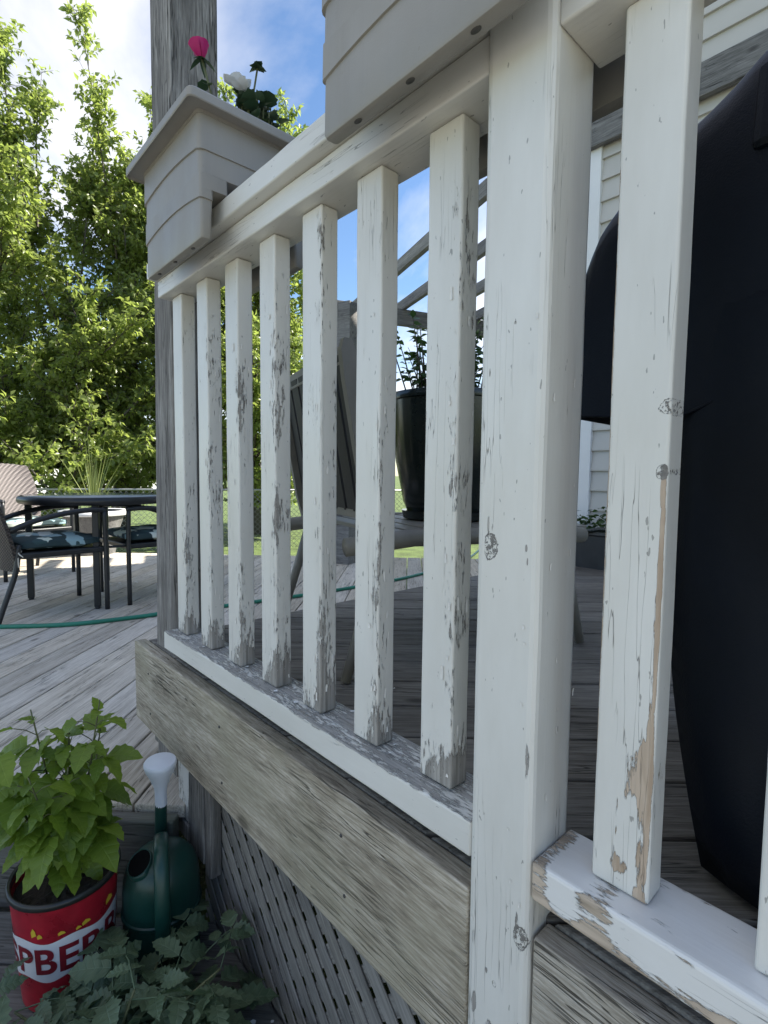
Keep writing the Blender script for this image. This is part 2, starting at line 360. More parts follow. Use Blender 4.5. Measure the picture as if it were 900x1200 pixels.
c_ = g_.mix(g_.rng(g_.noise(P_, (34, 34, 2.6), 5, 0.65), 0.52, 0.74, 0.0, 0.16), c_, (0.19, 0.175, 0.15))
c_ = g_.mix(g_.rng(g_.noise(P_, (120, 120, 70), 3, 0.6), 0.70, 0.76, 0.0, 0.4), c_, (0.2, 0.175, 0.14))
M['planter'] = g_.fin(c_, g_.rng(g_.noise(P_, (20, 20, 8), 4), 0.3, 0.7, 0.36, 0.55), g_.bump(g_.noise(P_, (400, 400, 400), 2), 0.0003, 0.7))
M['flake'] = plain('lifted_paint', (0.74, 0.715, 0.67), 0.45, 0.08, 60)
M['soil'] = plain('potting_soil', (0.035, 0.026, 0.02), 0.95, 0.5, 120, 0.004, 160)
M['bounce_slab'] = plain('bounce_slab_concrete', (0.325, 0.312, 0.268), 0.85, 0.15, 3, 0.002, 60)
M['dark'] = plain('dark_hole', (0.006, 0.006, 0.006), 0.95, Specular_IOR_Level=0.05)
M['cover'] = plain('navy_vinyl_cover', (0.004, 0.0065, 0.012), 0.45, 0.25, 6, 0.0006, 350, Specular_IOR_Level=0.2)
M['nail'] = plain('rusty_nail', (0.06, 0.055, 0.05), 0.6)
M['grass'] = plain('lawn', (0.105, 0.15, 0.04), 0.9, 0.5, 3.5, 0.03, 40)

# ------------------------------------------------------------------ ground and decks
def clip(poly, a, b, c):
    out = []
    for i in range(len(poly)):
        p, q = poly[i], poly[(i + 1) % len(poly)]; dp, dq = a * p[0] + b * p[1] - c, a * q[0] + b * q[1] - c
        if dp <= 0: out.append(p)
        if dp * dq < 0: t = dp / (dp - dq); out.append((p[0] + (q[0] - p[0]) * t, p[1] + (q[1] - p[1]) * t))
    return out
def lay_boards(parent, name, planes, ang, width, gap, ztop, thick, nr, mr, mat, seed=1, wob=0.0012):
    rg = random.Random(seed); ca, sa = math.cos(ang), math.sin(ang); n = nr[0]
    while n < nr[1]:
        w = width * rg.uniform(0.99, 1.01)
        rect = [(mr[0], n), (mr[1], n), (mr[1], n + w), (mr[0], n + w)]
        poly = [(m_ * ca - k * sa, m_ * sa + k * ca) for m_, k in rect]
        for pl in planes: poly = clip(poly, *pl) if len(poly) > 2 else []
        n += w + gap
        if len(poly) < 3: continue
        cx = sum(p[0] for p in poly) / len(poly); cy = sum(p[1] for p in poly) / len(poly)
        loc = [((x - cx) * ca + (y - cy) * sa, -(x - cx) * sa + (y - cy) * ca) for x, y in poly]
        bm = bmesh.new(); top = [bm.verts.new((x, y, 0)) for x, y in loc]; bot = [bm.verts.new((x, y, -thick)) for x, y in loc]
        k = len(loc); bm.faces.new(top); bm.faces.new(bot[::-1]); side = []
        for i in range(k): bm.faces.new((top[i], bot[i], bot[(i + 1) % k], top[(i + 1) % k]))
        bm.edges.ensure_lookup_table(); te = [e for e in bm.edges if e.verts[0].co.z == 0 and e.verts[1].co.z == 0]
        try: bmesh.ops.bevel(bm, geom=te, offset=0.004, segments=2, affect='EDGES', profile=0.5)
        except Exception: pass
        bm.normal_update(); bmesh.ops.recalc_face_normals(bm, faces=list(bm.faces))
        mb = MB(); mb.bm(bm); o = mb.build(name, mat, parent)
        o.location = (cx, cy, ztop + rg.uniform(-wob, wob)); o.rotation_euler = (rg.uniform(-.004, .004), 0, ang)

ZU, ZL, ZG = -0.527, -0.89, -1.16
lawn = MB(); lawn.add([(-400, -400, -1.27), (400, -400, -1.27), (400, 400, -1.27), (-400, 400, -1.27)], [(0, 1, 2, 3)])
lawn = lawn.build('lawn', M['grass']); lawn['kind'] = 'structure'
pt = MB(); pt.box((-9.0, -16.0, -1.30), (12.0, 0.40, -1.235), 0.01); pt = pt.build('unseen_bounce_slab', M['bounce_slab']); pt['kind'] = 'structure'  # unseen slab added behind the camera to bounce warm fill light

Q = math.sqrt(0.5)
upper = setting('upper_deck')
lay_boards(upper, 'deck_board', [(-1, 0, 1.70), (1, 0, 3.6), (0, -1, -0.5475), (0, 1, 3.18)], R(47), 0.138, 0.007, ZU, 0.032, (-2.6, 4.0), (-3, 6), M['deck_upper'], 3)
def plank(parent, name, lo, hi, mat, ch=0.003, axis=0, seed=0, jit=0.0006):
    o_ = tuple((a + b) / 2 for a, b in zip(lo, hi))
    return board(lo, hi, ch, axis, 12, jit, seed).build(name, mat, parent, o_)
fb = plank(upper, 'fascia_board', (-1.726, 0.512, -0.775), (-0.3945, 0.547, -0.529), M['fascia'], 0.004, 0, 5, 0.001)
fb2 = plank(upper, 'fascia_board', (-0.302, 0.514, -0.778), (3.6, 0.548, -0.531), M['fascia'], 0.004, 0, 9, 0.001)
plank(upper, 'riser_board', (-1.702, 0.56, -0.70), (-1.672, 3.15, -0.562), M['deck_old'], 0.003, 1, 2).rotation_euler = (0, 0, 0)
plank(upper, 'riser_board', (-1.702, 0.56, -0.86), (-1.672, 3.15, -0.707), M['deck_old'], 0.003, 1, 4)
for k, (nx, nz) in enumerate(((-1.60, -.60), (-1.59, -.72), (-1.12, -.585), (-1.11, -.715), (-.66, -.60), (-.65, -.70))):
    mb = MB(); mb.lathe([(.0001, .0016), (.0028, .0012), (.0034, -.001)], n=8, M=Matrix.Translation((nx, .5115, nz)) @ Matrix.Rotation(R(90), 4, 'X')); mb.build('nail_head', M['nail'], upper)
# framing seen under the left end of the fascia
plank(upper, 'support_post', (-1.315, 0.514, -0.985), (-1.225, 0.5465, -0.7765), M['post_wood'], 0.004, 2, 3)
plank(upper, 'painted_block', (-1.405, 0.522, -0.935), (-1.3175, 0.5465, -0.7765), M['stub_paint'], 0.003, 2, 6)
plank(upper, 'cross_piece', (-1.44, 0.518, -0.985), (-1.3175, 0.5465, -0.9385), M['post_wood'], 0.003, 0, 8)
plank(upper, 'support_block', (-1.2225, 0.518, -1.005), (-1.19, 0.5465, -0.7765), M['post_wood'], 0.003, 2, 11)

lower = setting('lower_deck')
lay_boards(lower, 'deck_board', [(1, 0, -1.30), (1, -1, -1.32 / Q), (-1, 1, 5.62 / Q), (0, 1, 5.2), (-1, 0, 9.0)], R(135), 0.138, 0.007, ZL, 0.032, (-2.6, 5.2), (1.0, 6.0), M['deck'], 5)
def diag_plank(parent, name, n0, n1, m0, m1, z0, z1, mat, seed):
    # a board along the 45 degree step edge: m along (1,1), n towards (-1,1)
    mb = board((m0, n0, z0), (m1, n1, z1), 0.004, 0, 14, 0.0009, seed)
    c = ((m0 + m1) / 2, (n0 + n1) / 2, (z0 + z1) / 2); o = mb.build(name, mat, parent, c)
    o.location = ((c[0] - c[1]) * Q, (c[0] + c[1]) * Q, c[2]); o.rotation_euler = (0, 0, R(45)); return o
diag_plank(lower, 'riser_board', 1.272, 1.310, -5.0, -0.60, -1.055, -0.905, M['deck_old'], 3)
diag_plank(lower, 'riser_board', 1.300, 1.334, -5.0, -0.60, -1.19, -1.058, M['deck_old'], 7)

plat = setting('lower_platform')
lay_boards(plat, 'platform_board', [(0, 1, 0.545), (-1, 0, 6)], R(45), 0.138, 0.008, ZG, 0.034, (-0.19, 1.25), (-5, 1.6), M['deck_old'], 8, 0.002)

# ------------------------------------------------------------------ lattice under the deck
lat = thing('lattice_panel', 'weathered grey diagonal wood lattice closing the gap under the fascia board', 'lattice', (-0.5, 0.555, -1.0))
def lattice_slat(c, sgn, y0, y1, seed):
    # line x + sgn*z = c, strip half width .0202
    X0, X1, Z0, Z1 = -1.30, 0.9, -1.19, -0.735; d = (Q, -sgn * Q); nrm = (sgn * Q, Q); hw = 0.0168
    cen = c * Q * sgn; poly = [(cen * nrm[0] + k * nrm[0] + t * d[0], cen * nrm[1] + k * nrm[1] + t * d[1]) for t, k in ((-4, -hw), (4, -hw), (4, hw), (-4, hw))]
    for pl in ((-1, 0, -X0), (1, 0, X1), (0, -1, -Z0), (0, 1, Z1)): poly = clip(poly, *pl) if len(poly) > 2 else []
    if len(poly) < 3: return
    cx = sum(p[0] for p in poly) / len(poly); cz = sum(p[1] for p in poly) / len(poly)
    loc = [((x - cx) * d[0] + (z - cz) * d[1], (x - cx) * nrm[0] + (z - cz) * nrm[1]) for x, z in poly]
    mb = MB(); k = len(loc); h = (y1 - y0) / 2
    mb.add([(a, -h, b) for a, b in loc] + [(a, h, b) for a, b in loc], [tuple(range(k)), tuple(range(2 * k - 1, k - 1, -1))] + [(i, i + k, (i + 1) % k + k, (i + 1) % k) for i in range(k)])
    o = mb.build('slat', M['slat'], lat); me = o.data
    bm = bmesh.new(); bm.from_mesh(me); bmesh.ops.recalc_face_normals(bm, faces=list(bm.faces)); bmesh.ops.bevel(bm, geom=list(bm.edges), offset=0.0012, segments=1, affect='EDGES'); bm.to_mesh(me); bm.free()
    o.location = (cx + 0.5, (y0 + y1) / 2 - 0.555 + rng.uniform(-.0006, .0006), cz + 1.0); o.rotation_euler = (0, math.atan2(sgn * Q, Q), 0)
for i in range(-12, 32): lattice_slat(-1.915 + 0.0347 + 0.0693 * i, 1, 0.5495, 0.5535, i)
for i in range(-14, 34): lattice_slat(-0.227 + 0.0347 + 0.0693 * i, -1, 0.5540, 0.5580, i + 100)

# ------------------------------------------------------------------ house
HX, HY = -1.635, 3.2
house = thing('house', 'beige lap sided house wall with white corner trim beyond the deck', 'house', (HX, HY, -1.2))
hb = MB(); hb.box((HX + 0.03, HY + 0.03, -1.25), (2.7, 11.0, 5.6)); hb.build('wall', M['siding'], house, (HX, HY, -1.2)).location = (0, 0, 0)
LAP = 0.1255; prof = [(0.028, 0.0), (-0.004, 0.0), (-0.004, 0.006), (0.006, LAP * 0.5), (0.006, LAP * 0.5), (0.016, LAP - 0.001), (0.028, LAP - 0.001)]
lapm = MB(); L = 2.7 - (HX + 0.045)
lp = [(-0.006, 0.0), (-0.006, 0.010), (0.012, LAP + 0.004), (0.029, LAP + 0.004), (0.029, 0.0)]
lapm.add([(x, y, z) for x in (0, L) for y, z in lp], [(0, 1, 2, 3, 4)[::-1], (5, 6, 7, 8, 9)] + [(i, (i + 1) % 5, (i + 1) % 5 + 5, i + 5) for i in range(5)])
lap0 = lapm.build('siding_board', M['siding'], house); lap0.location = (0.045, 0, 0.36)
z = 0.36
bm = bmesh.new(); bm.from_mesh(lap0.data); bmesh.ops.recalc_face_normals(bm, faces=list(bm.faces)); bm.to_mesh(lap0.data); bm.free()
for k in range(1, 51):
    o = lap0.copy(); col.objects.link(o); o.location = (0.045, 0, 0.36 + LAP * k)
lap0.location.z = 0.36
tr = MB(); tr.box((-0.03, -0.02, 0.2), (0.058, 0.028, 6.79), 0.003); tr.build('corner_trim', M['trim'], house)
tr = MB(); tr.box((-0.03, 0.03, 0.2), (-0.004, 0.11, 6.79), 0.003); tr.build('corner_trim', M['trim'], house)
led = board((-0.02, -0.06, 3.185), (4.2, -0.022, 3.355), 0.003, 0, 20, 0.001, 4); led.build('ledger_board', M['ledger'], house, (2.09, -0.04, 3.27))
rf = MB(); rf.box((HX - 0.06, HY - 0.4, 5.6), (2.85, 11.4, 5.75)); rf.build('roof', M['roof'], house, (HX, HY, -1.2)).location = (0, 0, 0)

# ------------------------------------------------------------------ corner post
cp = thing('corner_post', 'tall weathered grey wooden post at the far end of the white railing', 'post', (-1.53, 0.62, -0.92))
def ring(x0, x1, y0, y1, z, c=0.006): return [(x0 + c, y0, z), (x1 - c, y0, z), (x1, y0 + c, z), (x1, y1 - c, z), (x1 - c, y1, z), (x0 + c, y1, z), (x0, y1 - c, z), (x0, y0 + c, z)]
mb = MB(); rings = []
for k in range(34):
    t = k / 33; z = -0.92 + 3.2 * t; lean = max(0.0, 1 - t * 1.9) ** 1.0 * 0.06
    j = [0.0014 * mnoise.noise(Vector((z * 5, q, 0))) for q in range(4)]
    rings.append(ring(-1.596 - lean + j[0], -1.462 - lean * 0.55 + j[1], 0.552 + j[2], 0.690 + j[3], z))
mb.loft(rings, False); mb.build('shaft', M['post_wood'], cp, (-1.53, 0.62, -0.92)).location = (0, 0, 0)

# ------------------------------------------------------------------ railing
RO = (-0.35, 0.55, ZU)
rail = thing('porch_railing', 'white painted wooden porch railing with flaking balusters and a square post', 'railing', RO)
def rp(mb, name, mat, org, c=None):
    o = mb.build(name, mat, rail, org); o.location = Vector(org) - Vector(RO)
    if c: o.color = (*c, 1)
    return o
ZB, ZT = -0.4373, 0.461
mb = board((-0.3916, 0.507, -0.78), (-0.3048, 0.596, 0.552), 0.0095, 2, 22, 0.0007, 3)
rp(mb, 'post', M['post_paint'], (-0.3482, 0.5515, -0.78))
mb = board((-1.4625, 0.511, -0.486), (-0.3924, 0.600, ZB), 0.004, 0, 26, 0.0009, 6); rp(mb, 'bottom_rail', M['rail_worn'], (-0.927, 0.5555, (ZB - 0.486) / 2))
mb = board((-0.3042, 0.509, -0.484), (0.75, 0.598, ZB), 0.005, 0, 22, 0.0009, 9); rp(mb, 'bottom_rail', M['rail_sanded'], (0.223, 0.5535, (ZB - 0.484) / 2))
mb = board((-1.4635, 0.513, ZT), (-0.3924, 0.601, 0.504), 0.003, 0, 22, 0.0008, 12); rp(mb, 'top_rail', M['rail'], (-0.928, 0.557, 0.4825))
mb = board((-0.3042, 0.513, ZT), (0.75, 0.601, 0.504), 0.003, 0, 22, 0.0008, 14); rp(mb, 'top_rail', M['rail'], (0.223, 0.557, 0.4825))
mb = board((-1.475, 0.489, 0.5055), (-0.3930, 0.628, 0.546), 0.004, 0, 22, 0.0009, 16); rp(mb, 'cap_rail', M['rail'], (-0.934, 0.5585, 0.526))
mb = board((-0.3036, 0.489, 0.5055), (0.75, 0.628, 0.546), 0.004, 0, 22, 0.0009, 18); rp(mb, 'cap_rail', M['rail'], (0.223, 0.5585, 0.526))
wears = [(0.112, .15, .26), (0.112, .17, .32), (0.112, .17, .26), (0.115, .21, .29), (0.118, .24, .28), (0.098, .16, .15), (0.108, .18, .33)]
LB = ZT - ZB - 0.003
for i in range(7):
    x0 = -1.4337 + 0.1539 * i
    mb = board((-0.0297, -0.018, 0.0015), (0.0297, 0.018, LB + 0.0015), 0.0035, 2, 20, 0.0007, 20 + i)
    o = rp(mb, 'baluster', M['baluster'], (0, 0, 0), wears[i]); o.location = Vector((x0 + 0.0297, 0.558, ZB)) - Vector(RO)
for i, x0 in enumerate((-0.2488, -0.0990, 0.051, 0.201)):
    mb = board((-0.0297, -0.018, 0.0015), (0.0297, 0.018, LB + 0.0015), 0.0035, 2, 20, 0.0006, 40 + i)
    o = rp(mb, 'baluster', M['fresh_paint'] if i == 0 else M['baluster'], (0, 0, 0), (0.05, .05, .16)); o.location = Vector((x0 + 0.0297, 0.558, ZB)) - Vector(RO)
    if i == 0: o['label'] = 'baluster with a bare tan patch near its foot'

# curled flakes of paint lifting off the balusters, the post and the rail
cf_ = MB(); rq = random.Random(17)
def curl(p, nrm, s, h):
    n_ = Vector(nrm); t_ = Vector((0, 0, 1)); b_ = n_.cross(t_); vs = []; l0 = rq.uniform(-.3, .3)
    w0 = [rq.uniform(.6, 1.2) for _ in range(4)]
    for j in range(4):
        for i in range(3):
            q = i / 2 - .5; r_ = j / 3; vs.append(Vector(p) + b_ * (q * s * w0[j] + l0 * s * r_) + t_ * (h * (r_ - .5) + rq.uniform(-.0004, .0004)) + n_ * (.0003 + s * .42 * (abs(q) * 1.3) ** 2 * rq.uniform(.4, 1) + .0011 * abs(r_ - .5)))
    cf_.add(vs, [(j * 3 + i, j * 3 + i + 1, j * 3 + i + 4, j * 3 + i + 3) for j in range(3) for i in range(2)])
for i in range(7):
    x0 = -1.4337 + 0.1539 * i
    for k in range(15):
        z = ZB + .02 + .75 * rq.random() ** 1.5; s_ = rq.uniform(.003, .006); h_ = s_ * rq.uniform(1.2, 3.5)
        if rq.random() < .5: curl((x0 + .0594 - rq.uniform(.004, .02), .5398, z), (0, -1, 0), s_, h_)
        else: curl((x0 + .0596, .54 + rq.uniform(.005, .03), z), (1, 0, 0), s_, h_)
for k in range(10): curl((-.3046, .511 + rq.uniform(.01, .08), rq.uniform(-.42, .3)), (1, 0, 0), .003, rq.uniform(.004, .01))
for k in range(9): curl((rq.uniform(-.385, -.315), .5068, rq.uniform(-.72, .3)), (0, -1, 0), .0026, rq.uniform(.003, .007))
rp(cf_, 'paint_flakes', M['flake'], RO)['kind'] = 'stuff'

# ------------------------------------------------------------------ planter boxes
def rrect(hx, yf, yb, z, cr, arch=0.0, n=9):
    pts = []
    def zz_(x): return z + arch * max(0.0, 1 - (x / hx) ** 2)
    for k in range(n): 
        x = -hx + cr + (2 * hx - 2 * cr) * k / (n - 1); pts.append((x, yf, zz_(x)))
    for a in (-60, -30, 0): pts.append((hx - cr + cr * math.cos(R(a)), yf + cr + cr * math.sin(R(a)), z))
    pts.append((hx, (yf + yb) / 2, z))
    for a in (0, 30, 60): pts.append((hx - cr + cr * math.cos(R(a)), yb - cr + cr * math.sin(R(a)), z))
    for k in range(n):
        x = hx - cr - (2 * hx - 2 * cr) * k / (n - 1); pts.append((x, yb, zz_(x)))
    for a in (120, 150, 180): pts.append((-hx + cr + cr * math.cos(R(a)), yb - cr + cr * math.sin(R(a)), z))
    pts.append((-hx, (yf + yb) / 2, z))
    for a in (180, 210, 240): pts.append((-hx + cr + cr * math.cos(R(a)), yf + cr + cr * math.sin(R(a)), z))
    return pts
def make_planter(cx, label, hl0=0.157, hl1=0.153):
    t = thing('rail_planter', label, 'planter', (cx, 0.5585, 0.546), group='planter boxes straddling the top rail')
    def half(z): return hl0 + (hl1 - hl0) * (z - 0.445) / 0.25
    def out(z): return 0.1215 - 0.003 * (z - 0.445) / 0.25       # half depth about the rail's centre
    C0 = 0.0; st = 0.0
    # outer wall of the tub above the notch
    rings = [rrect(half(.577) , -out(.577), out(.577), 0.577 - .546, 0.012)]
    for z, s, a in ((.600, .000, .006), (.6190, .000, .013), (.6196, .0035, .013), (.640, .0035, .009), (.6838, .0035, .0), (.6842, .005, 0), (.6905, .005, 0), (.6907, .030, 0), (.686, .033, 0), (.688, .0345, 0), (.702, .0345, 0), (.7062, .0315, 0), (.7062, .004, 0), (.690, .000, 0), (.680, -.002, 0)):
        rings.append(rrect(half(z) + s, -out(z) - s, out(z) + s, z - .546, 0.012, a))
    mb = MB(); mb.loft(rings, True); o = mb.build('tub', M['planter'], t); smooth_by_angle(o, 32)
    legs_ = {}
    for sg in (-1, 1):
        rg_ = []
        for z, s, a, ins in ((.4560, -.007, 0, .459), (.4570, -.005, 0, .462), (.461, -.003, 0, .463), (.500, -.003, .006, .464), (.5300, -.003, .014, .466), (.5306, .000, .014, .466), (.5490, .000, .010, .466), (.5495, .000, .010, .497), (.5775, .000, .0, .497)):
            yo, yi = -out(z) - s, -(0.5585 - ins)
            rr = rrect(half(z) + (s if s < 0 else s), yo, yi, z - .546, min(0.006, (yi - yo) / 2.4), a)
            rr = [(p[0], p[1], p[2] if p[1] < (yo + yi) / 2 else z - .546) for p in rr]
            rg_.append(rr if sg < 0 else [(-p[0], -p[1], p[2]) for p in rr])
        mb = MB(); mb.loft(rg_, True); o = mb.build('leg', M['planter'], t); smooth_by_angle(o, 32); legs_[sg] = o
    for k in range(3):
        for sg in (-1, 1):
            mb = MB(); mb.lathe([(0.0001, -0.0010), (0.0052, -0.0010), (0.0058, 0.004)], n=12, sx=1.25, sy=0.7); d = mb.build('drain_hole', M['nail'], legs_[sg]); d.location = (-0.10 + 0.095 * k, sg * 0.108, -0.0898)
    mb = MB(); rg = rrect(half(.675) , -out(.675) + .004, out(.675) - .004, 0.680 - .546, 0.012)
    mb.add([(0, 0, 0.140)] + rg, [(0, i + 1, (i + 1) % len(rg) + 1) for i in range(len(rg))]); mb.build('soil', M['soil'], t)
    return t
P1X, P2X = -1.170, -0.452
make_planter(P1X, 'greige plastic planter box holding the pink rose at the far post')
make_planter(P2X, 'greige plastic planter box beside the thick white post, cut off by the frame', 0.166, 0.164)

# ------------------------------------------------------------------ more materials
M['black_metal'] = plain('black_powder_coat', (0.018, 0.019, 0.021), 0.38, 0.2, 20)
M['taupe_metal'] = plain('taupe_powder_coat', (0.23, 0.215, 0.185), 0.5, 0.12, 15)
M['strap'] = plain('black_slat', (0.022, 0.021, 0.021), 0.55, 0.3, 12)
M['glass'] = plain('table_glass', (0.30, 0.33, 0.34), 0.06, 0.05, 4, Specular_IOR_Level=0.6)
M['pot_black'] = plain('black_green_glaze', (0.010, 0.016, 0.014), 0.22, 0.3, 10)
M['trough'] = plain('charcoal_plastic', (0.05, 0.053, 0.058), 0.45, 0.15, 10)
M['hose'] = plain('green_hose', (0.02, 0.20, 0.13), 0.4, 0.15, 6)
M['can_green'] = plain('green_plastic', (0.007, 0.044, 0.034), 0.36, 0.15, 12)
M['white_plastic'] = plain('white_plastic', (0.72, 0.75, 0.82), 0.35, 0.04, 12)
M['red_tin'] = plain('red_printed_tin', (0.33, 0.012, 0.025), 0.3, 0.35, 14)
M['red_ink'] = plain('dark_red_ink', (0.20, 0.01, 0.02), 0.4, 0.2, 30)
M['white_ink'] = plain('white_print', (0.68, 0.67, 0.68), 0.35, 0.08, 20)
M['yellow_ink'] = plain('yellow_print', (0.62, 0.44, 0.04), 0.4, 0.1, 20)
M['rim_black'] = plain('black_rim', (0.02, 0.021, 0.02), 0.35, 0.2, 20)
M['cane'] = plain('green_stem', (0.11, 0.12, 0.05), 0.6, 0.3, 40)
M['bark'] = wood_mat('tree_bark', 2, (0.05, 0.042, 0.034), (0.11, 0.095, 0.078), (0.2, 0.18, 0.15))
M['wire'] = plain('galvanised_wire', (0.32, 0.33, 0.33), 0.4, 0.1, Metallic=0.6)
M['string'] = plain('cotton_tie', (0.62, 0.58, 0.5), 0.8)
M['rasp'] = leaf_mat('raspberry_leaf', (0.085, 0.155, 0.02), (0.23, 0.32, 0.035), (0.34, 0.50, 0.05), 0.38, 0.42, True)
M['tomato'] = leaf_mat('tomato_leaf', (0.07, 0.115, 0.06), (0.15, 0.21, 0.12), (0.09, 0.16, 0.07), 0.2, 0.45, True)
M['tree_leaf'] = leaf_mat('tree_leaf', (0.10, 0.14, 0.035), (0.28, 0.33, 0.11), (0.48, 0.60, 0.13), 0.5, 0.3)
M['house_plant'] = leaf_mat('pot_plant_leaf', (0.03, 0.06, 0.025), (0.07, 0.12, 0.04), (0.1, 0.2, 0.05), 0.3)
M['grass_blade'] = leaf_mat('spiky_grass_leaf', (0.16, 0.22, 0.06), (0.32, 0.36, 0.14), (0.3, 0.36, 0.1), 0.4)
M['petal_pink'] = leaf_mat('pink_petal', (0.38, 0.004, 0.10), (0.60, 0.015, 0.20), (0.5, 0.01, 0.15), 0.3)
M['petal_white'] = leaf_mat('white_petal', (0.72, 0.74, 0.74), (0.82, 0.83, 0.83), (0.6, 0.62, 0.6), 0.3)
M['dark_leaf'] = leaf_mat('dark_flower_leaf', (0.025, 0.05, 0.03), (0.05, 0.085, 0.05), (0.05, 0.1, 0.04), 0.25)
def wicker(name, a, b):
    g = G(name); P = g.obj(); x, y, z = g.xyz(P)[0:3]
    u = g.m('MULTIPLY', g.m('ADD', x, y), 62.0); w = g.m('MULTIPLY', z, 62.0)
    t1 = g.m('SINE', g.m('MULTIPLY', g.m('ADD', u, w), 3.14159)); t2 = g.m('SINE', g.m('MULTIPLY', g.m('SUBTRACT', w, g.m('MULTIPLY', u, 0.5)), 6.283))
    f = g.rng(g.m('ADD', g.m('MULTIPLY', t1, 0.6), g.m('MULTIPLY', t2, 0.4)), -0.7, 0.7)
    return g.fin(g.mix(f, a, b), 0.5, g.bump(f, 0.003, 1.0))
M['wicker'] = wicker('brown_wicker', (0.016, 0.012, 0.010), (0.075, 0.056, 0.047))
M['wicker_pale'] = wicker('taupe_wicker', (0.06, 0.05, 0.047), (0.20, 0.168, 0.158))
def floral():
    g = G('leaf_print_fabric'); P = g.shifted()
    Pw = g.v('ADD', P, g.v('MULTIPLY', g.node('ShaderNodeTexNoise', {'Vector': P, 'Scale': 9.0}).outputs['Color'], (0.09, 0.09, 0.09)))
    vo = g.node('ShaderNodeTexVoronoi', {'Vector': g.v('MULTIPLY', Pw, (9, 15, 12)), 'Scale': 1.0})
    cs = g.node('ShaderNodeSeparateColor', {0: vo.outputs['Color']}).outputs
    c = g.ramp(cs[0], [(0.0, (0.025, 0.05, 0.055)), (0.34, (0.03, 0.06, 0.065)), (0.36, (0.30, 0.44, 0.47)), (0.62, (0.36, 0.50, 0.52)), (0.64, (0.62, 0.67, 0.57)), (0.8, (0.68, 0.72, 0.66)), (0.82, (0.04, 0.08, 0.085))])
    for n in g.t.nodes:
        if n.type == 'VALTORGB': n.color_ramp.interpolation = 'CONSTANT'
    c = g.mix(g.rng(vo.outputs['Distance'], 0.62, 0.7), c, (0.03, 0.055, 0.06))
    return g.fin(c, 0.85)
M['floral'] = floral()

# ------------------------------------------------------------------ leaf shapes
def leaf_shape(L, W, serr=0.0, fold=0.25, droop=0.25, nseg=7, wave=0.0, base=0.35):
    """one leaf along +x, upper face +z; a midrib and two toothed halves"""
    vs, fs = [], []
    for i in range(nseg + 1):
        t = i / nseg; x = L * t; zc = -droop * L * t * t
        w = W * 0.5 * (math.sin(math.pi * min(1, t ** (1 - base) if t > 0 else 0)) ** 0.8) * (1.0 if t < 1 else 0)
        if 0 < i < nseg: w *= 1 + (serr if i % 2 else -serr)
        zs = fold * w + wave * W * math.sin(i * 2.1)
        vs += [(x, -w, zc + zs), (x, 0, zc), (x, w, zc + zs * 0.9 - wave * W * 0.5)]
    for i in range(nseg):
        a = i * 3; b = a + 3
        fs += [(a, b, b + 1, a + 1), (a + 1, b + 1, b + 2, a + 2)]
    return vs, fs
def leafco(me, vals):
    at = me.attributes.new('leafco', 'FLOAT_VECTOR', 'POINT'); at.data.foreach_set('vector', [c for v in vals for c in v])
def leaf_data(name, mat, **k):
    mb = MB(); lv, lf_ = leaf_shape(**k); me = bpy.data.meshes.new(name); mb.add(lv, lf_, True)
    me.from_pydata(mb.v, [], mb.f); me.polygons.foreach_set('use_smooth', mb.sm); me.materials.append(mat); leafco(me, [(p[0] / k['L'], p[1] / (k['W'] * .5), 0) for p in lv]); return me
def frame(d, up=(0, 0, 1), roll=0.0):
    x = Vector(d).normalized(); u = Vector(up); y = u.cross(x)
    if y.length < 1e-3: y = Vector((0, 1, 0)).cross(x)
    y.normalize(); z = x.cross(y); m = Matrix((x, y, z)).transposed()
    return m @ Matrix.Rotation(roll, 3, 'X')
def place_mesh(name, me, parent, loc, m3, scale=1.0):
    o = bpy.data.objects.new(name, me); col.objects.link(o); o.parent = parent; o.location = loc
    o.rotation_euler = m3.to_euler(); o.scale = (scale,) * 3; return o
def mesh_of(mb, name, mat):
    me = bpy.data.meshes.new(name); me.from_pydata([tuple(v) for v in mb.v], [], mb.f); me.polygons.foreach_set('use_smooth', mb.sm); me.materials.append(mat); leafco(me, mb.at); return me

# ------------------------------------------------------------------ flowers in the far planter
ro = thing('rose_plant', 'single magenta rose on a thin stem rising from the far planter', 'rose', (-1.09, 0.53, 0.682))
RB = Vector((-0.048, -0.03, 0.196))                       # base of the bloom, in the plant's own frame
st = MB(); st.tube([(0, 0, 0), (-0.012, -0.008, 0.06), (-0.032, -0.02, 0.13), RB], [0.0028, 0.0025, 0.0022, 0.003], 7); st.build('stem', M['cane'], ro)
rgp = random.Random(4)
for k in range(11):
    inner = k < 4; a0 = k * 2.4; rad = 0.005 + 0.00135 * k; h = 0.046 - 0.0014 * k; w = 1.9 - 0.07 * k
    vs, fs = [], []
    for j in range(6):
        t = j / 5
        for i in range(7):
            a = a0 + w * (i / 6 - 0.5); r_ = rad * (0.35 + 0.95 * math.sin(min(1, t * 1.15) * 1.5)) + (0.004 * (t - .75) * 4 if t > .75 and not inner else 0)
            vs.append((r_ * math.cos(a), r_ * math.sin(a), h * t - (0.004 * abs(i / 6 - .5) ** 2 * 4 * t) + rgp.uniform(-.0006, .0006)))
    for j in range(5):
        for i in range(6): q = j * 7 + i; fs.append((q, q + 1, q + 8, q + 7))
    mb = MB(); mb.add(vs, fs, True); o = mb.build('petal', M['petal_pink'], ro); o.location = RB; o.rotation_euler = (R(8), R(-10), 0); o.scale = (0.85,) * 3
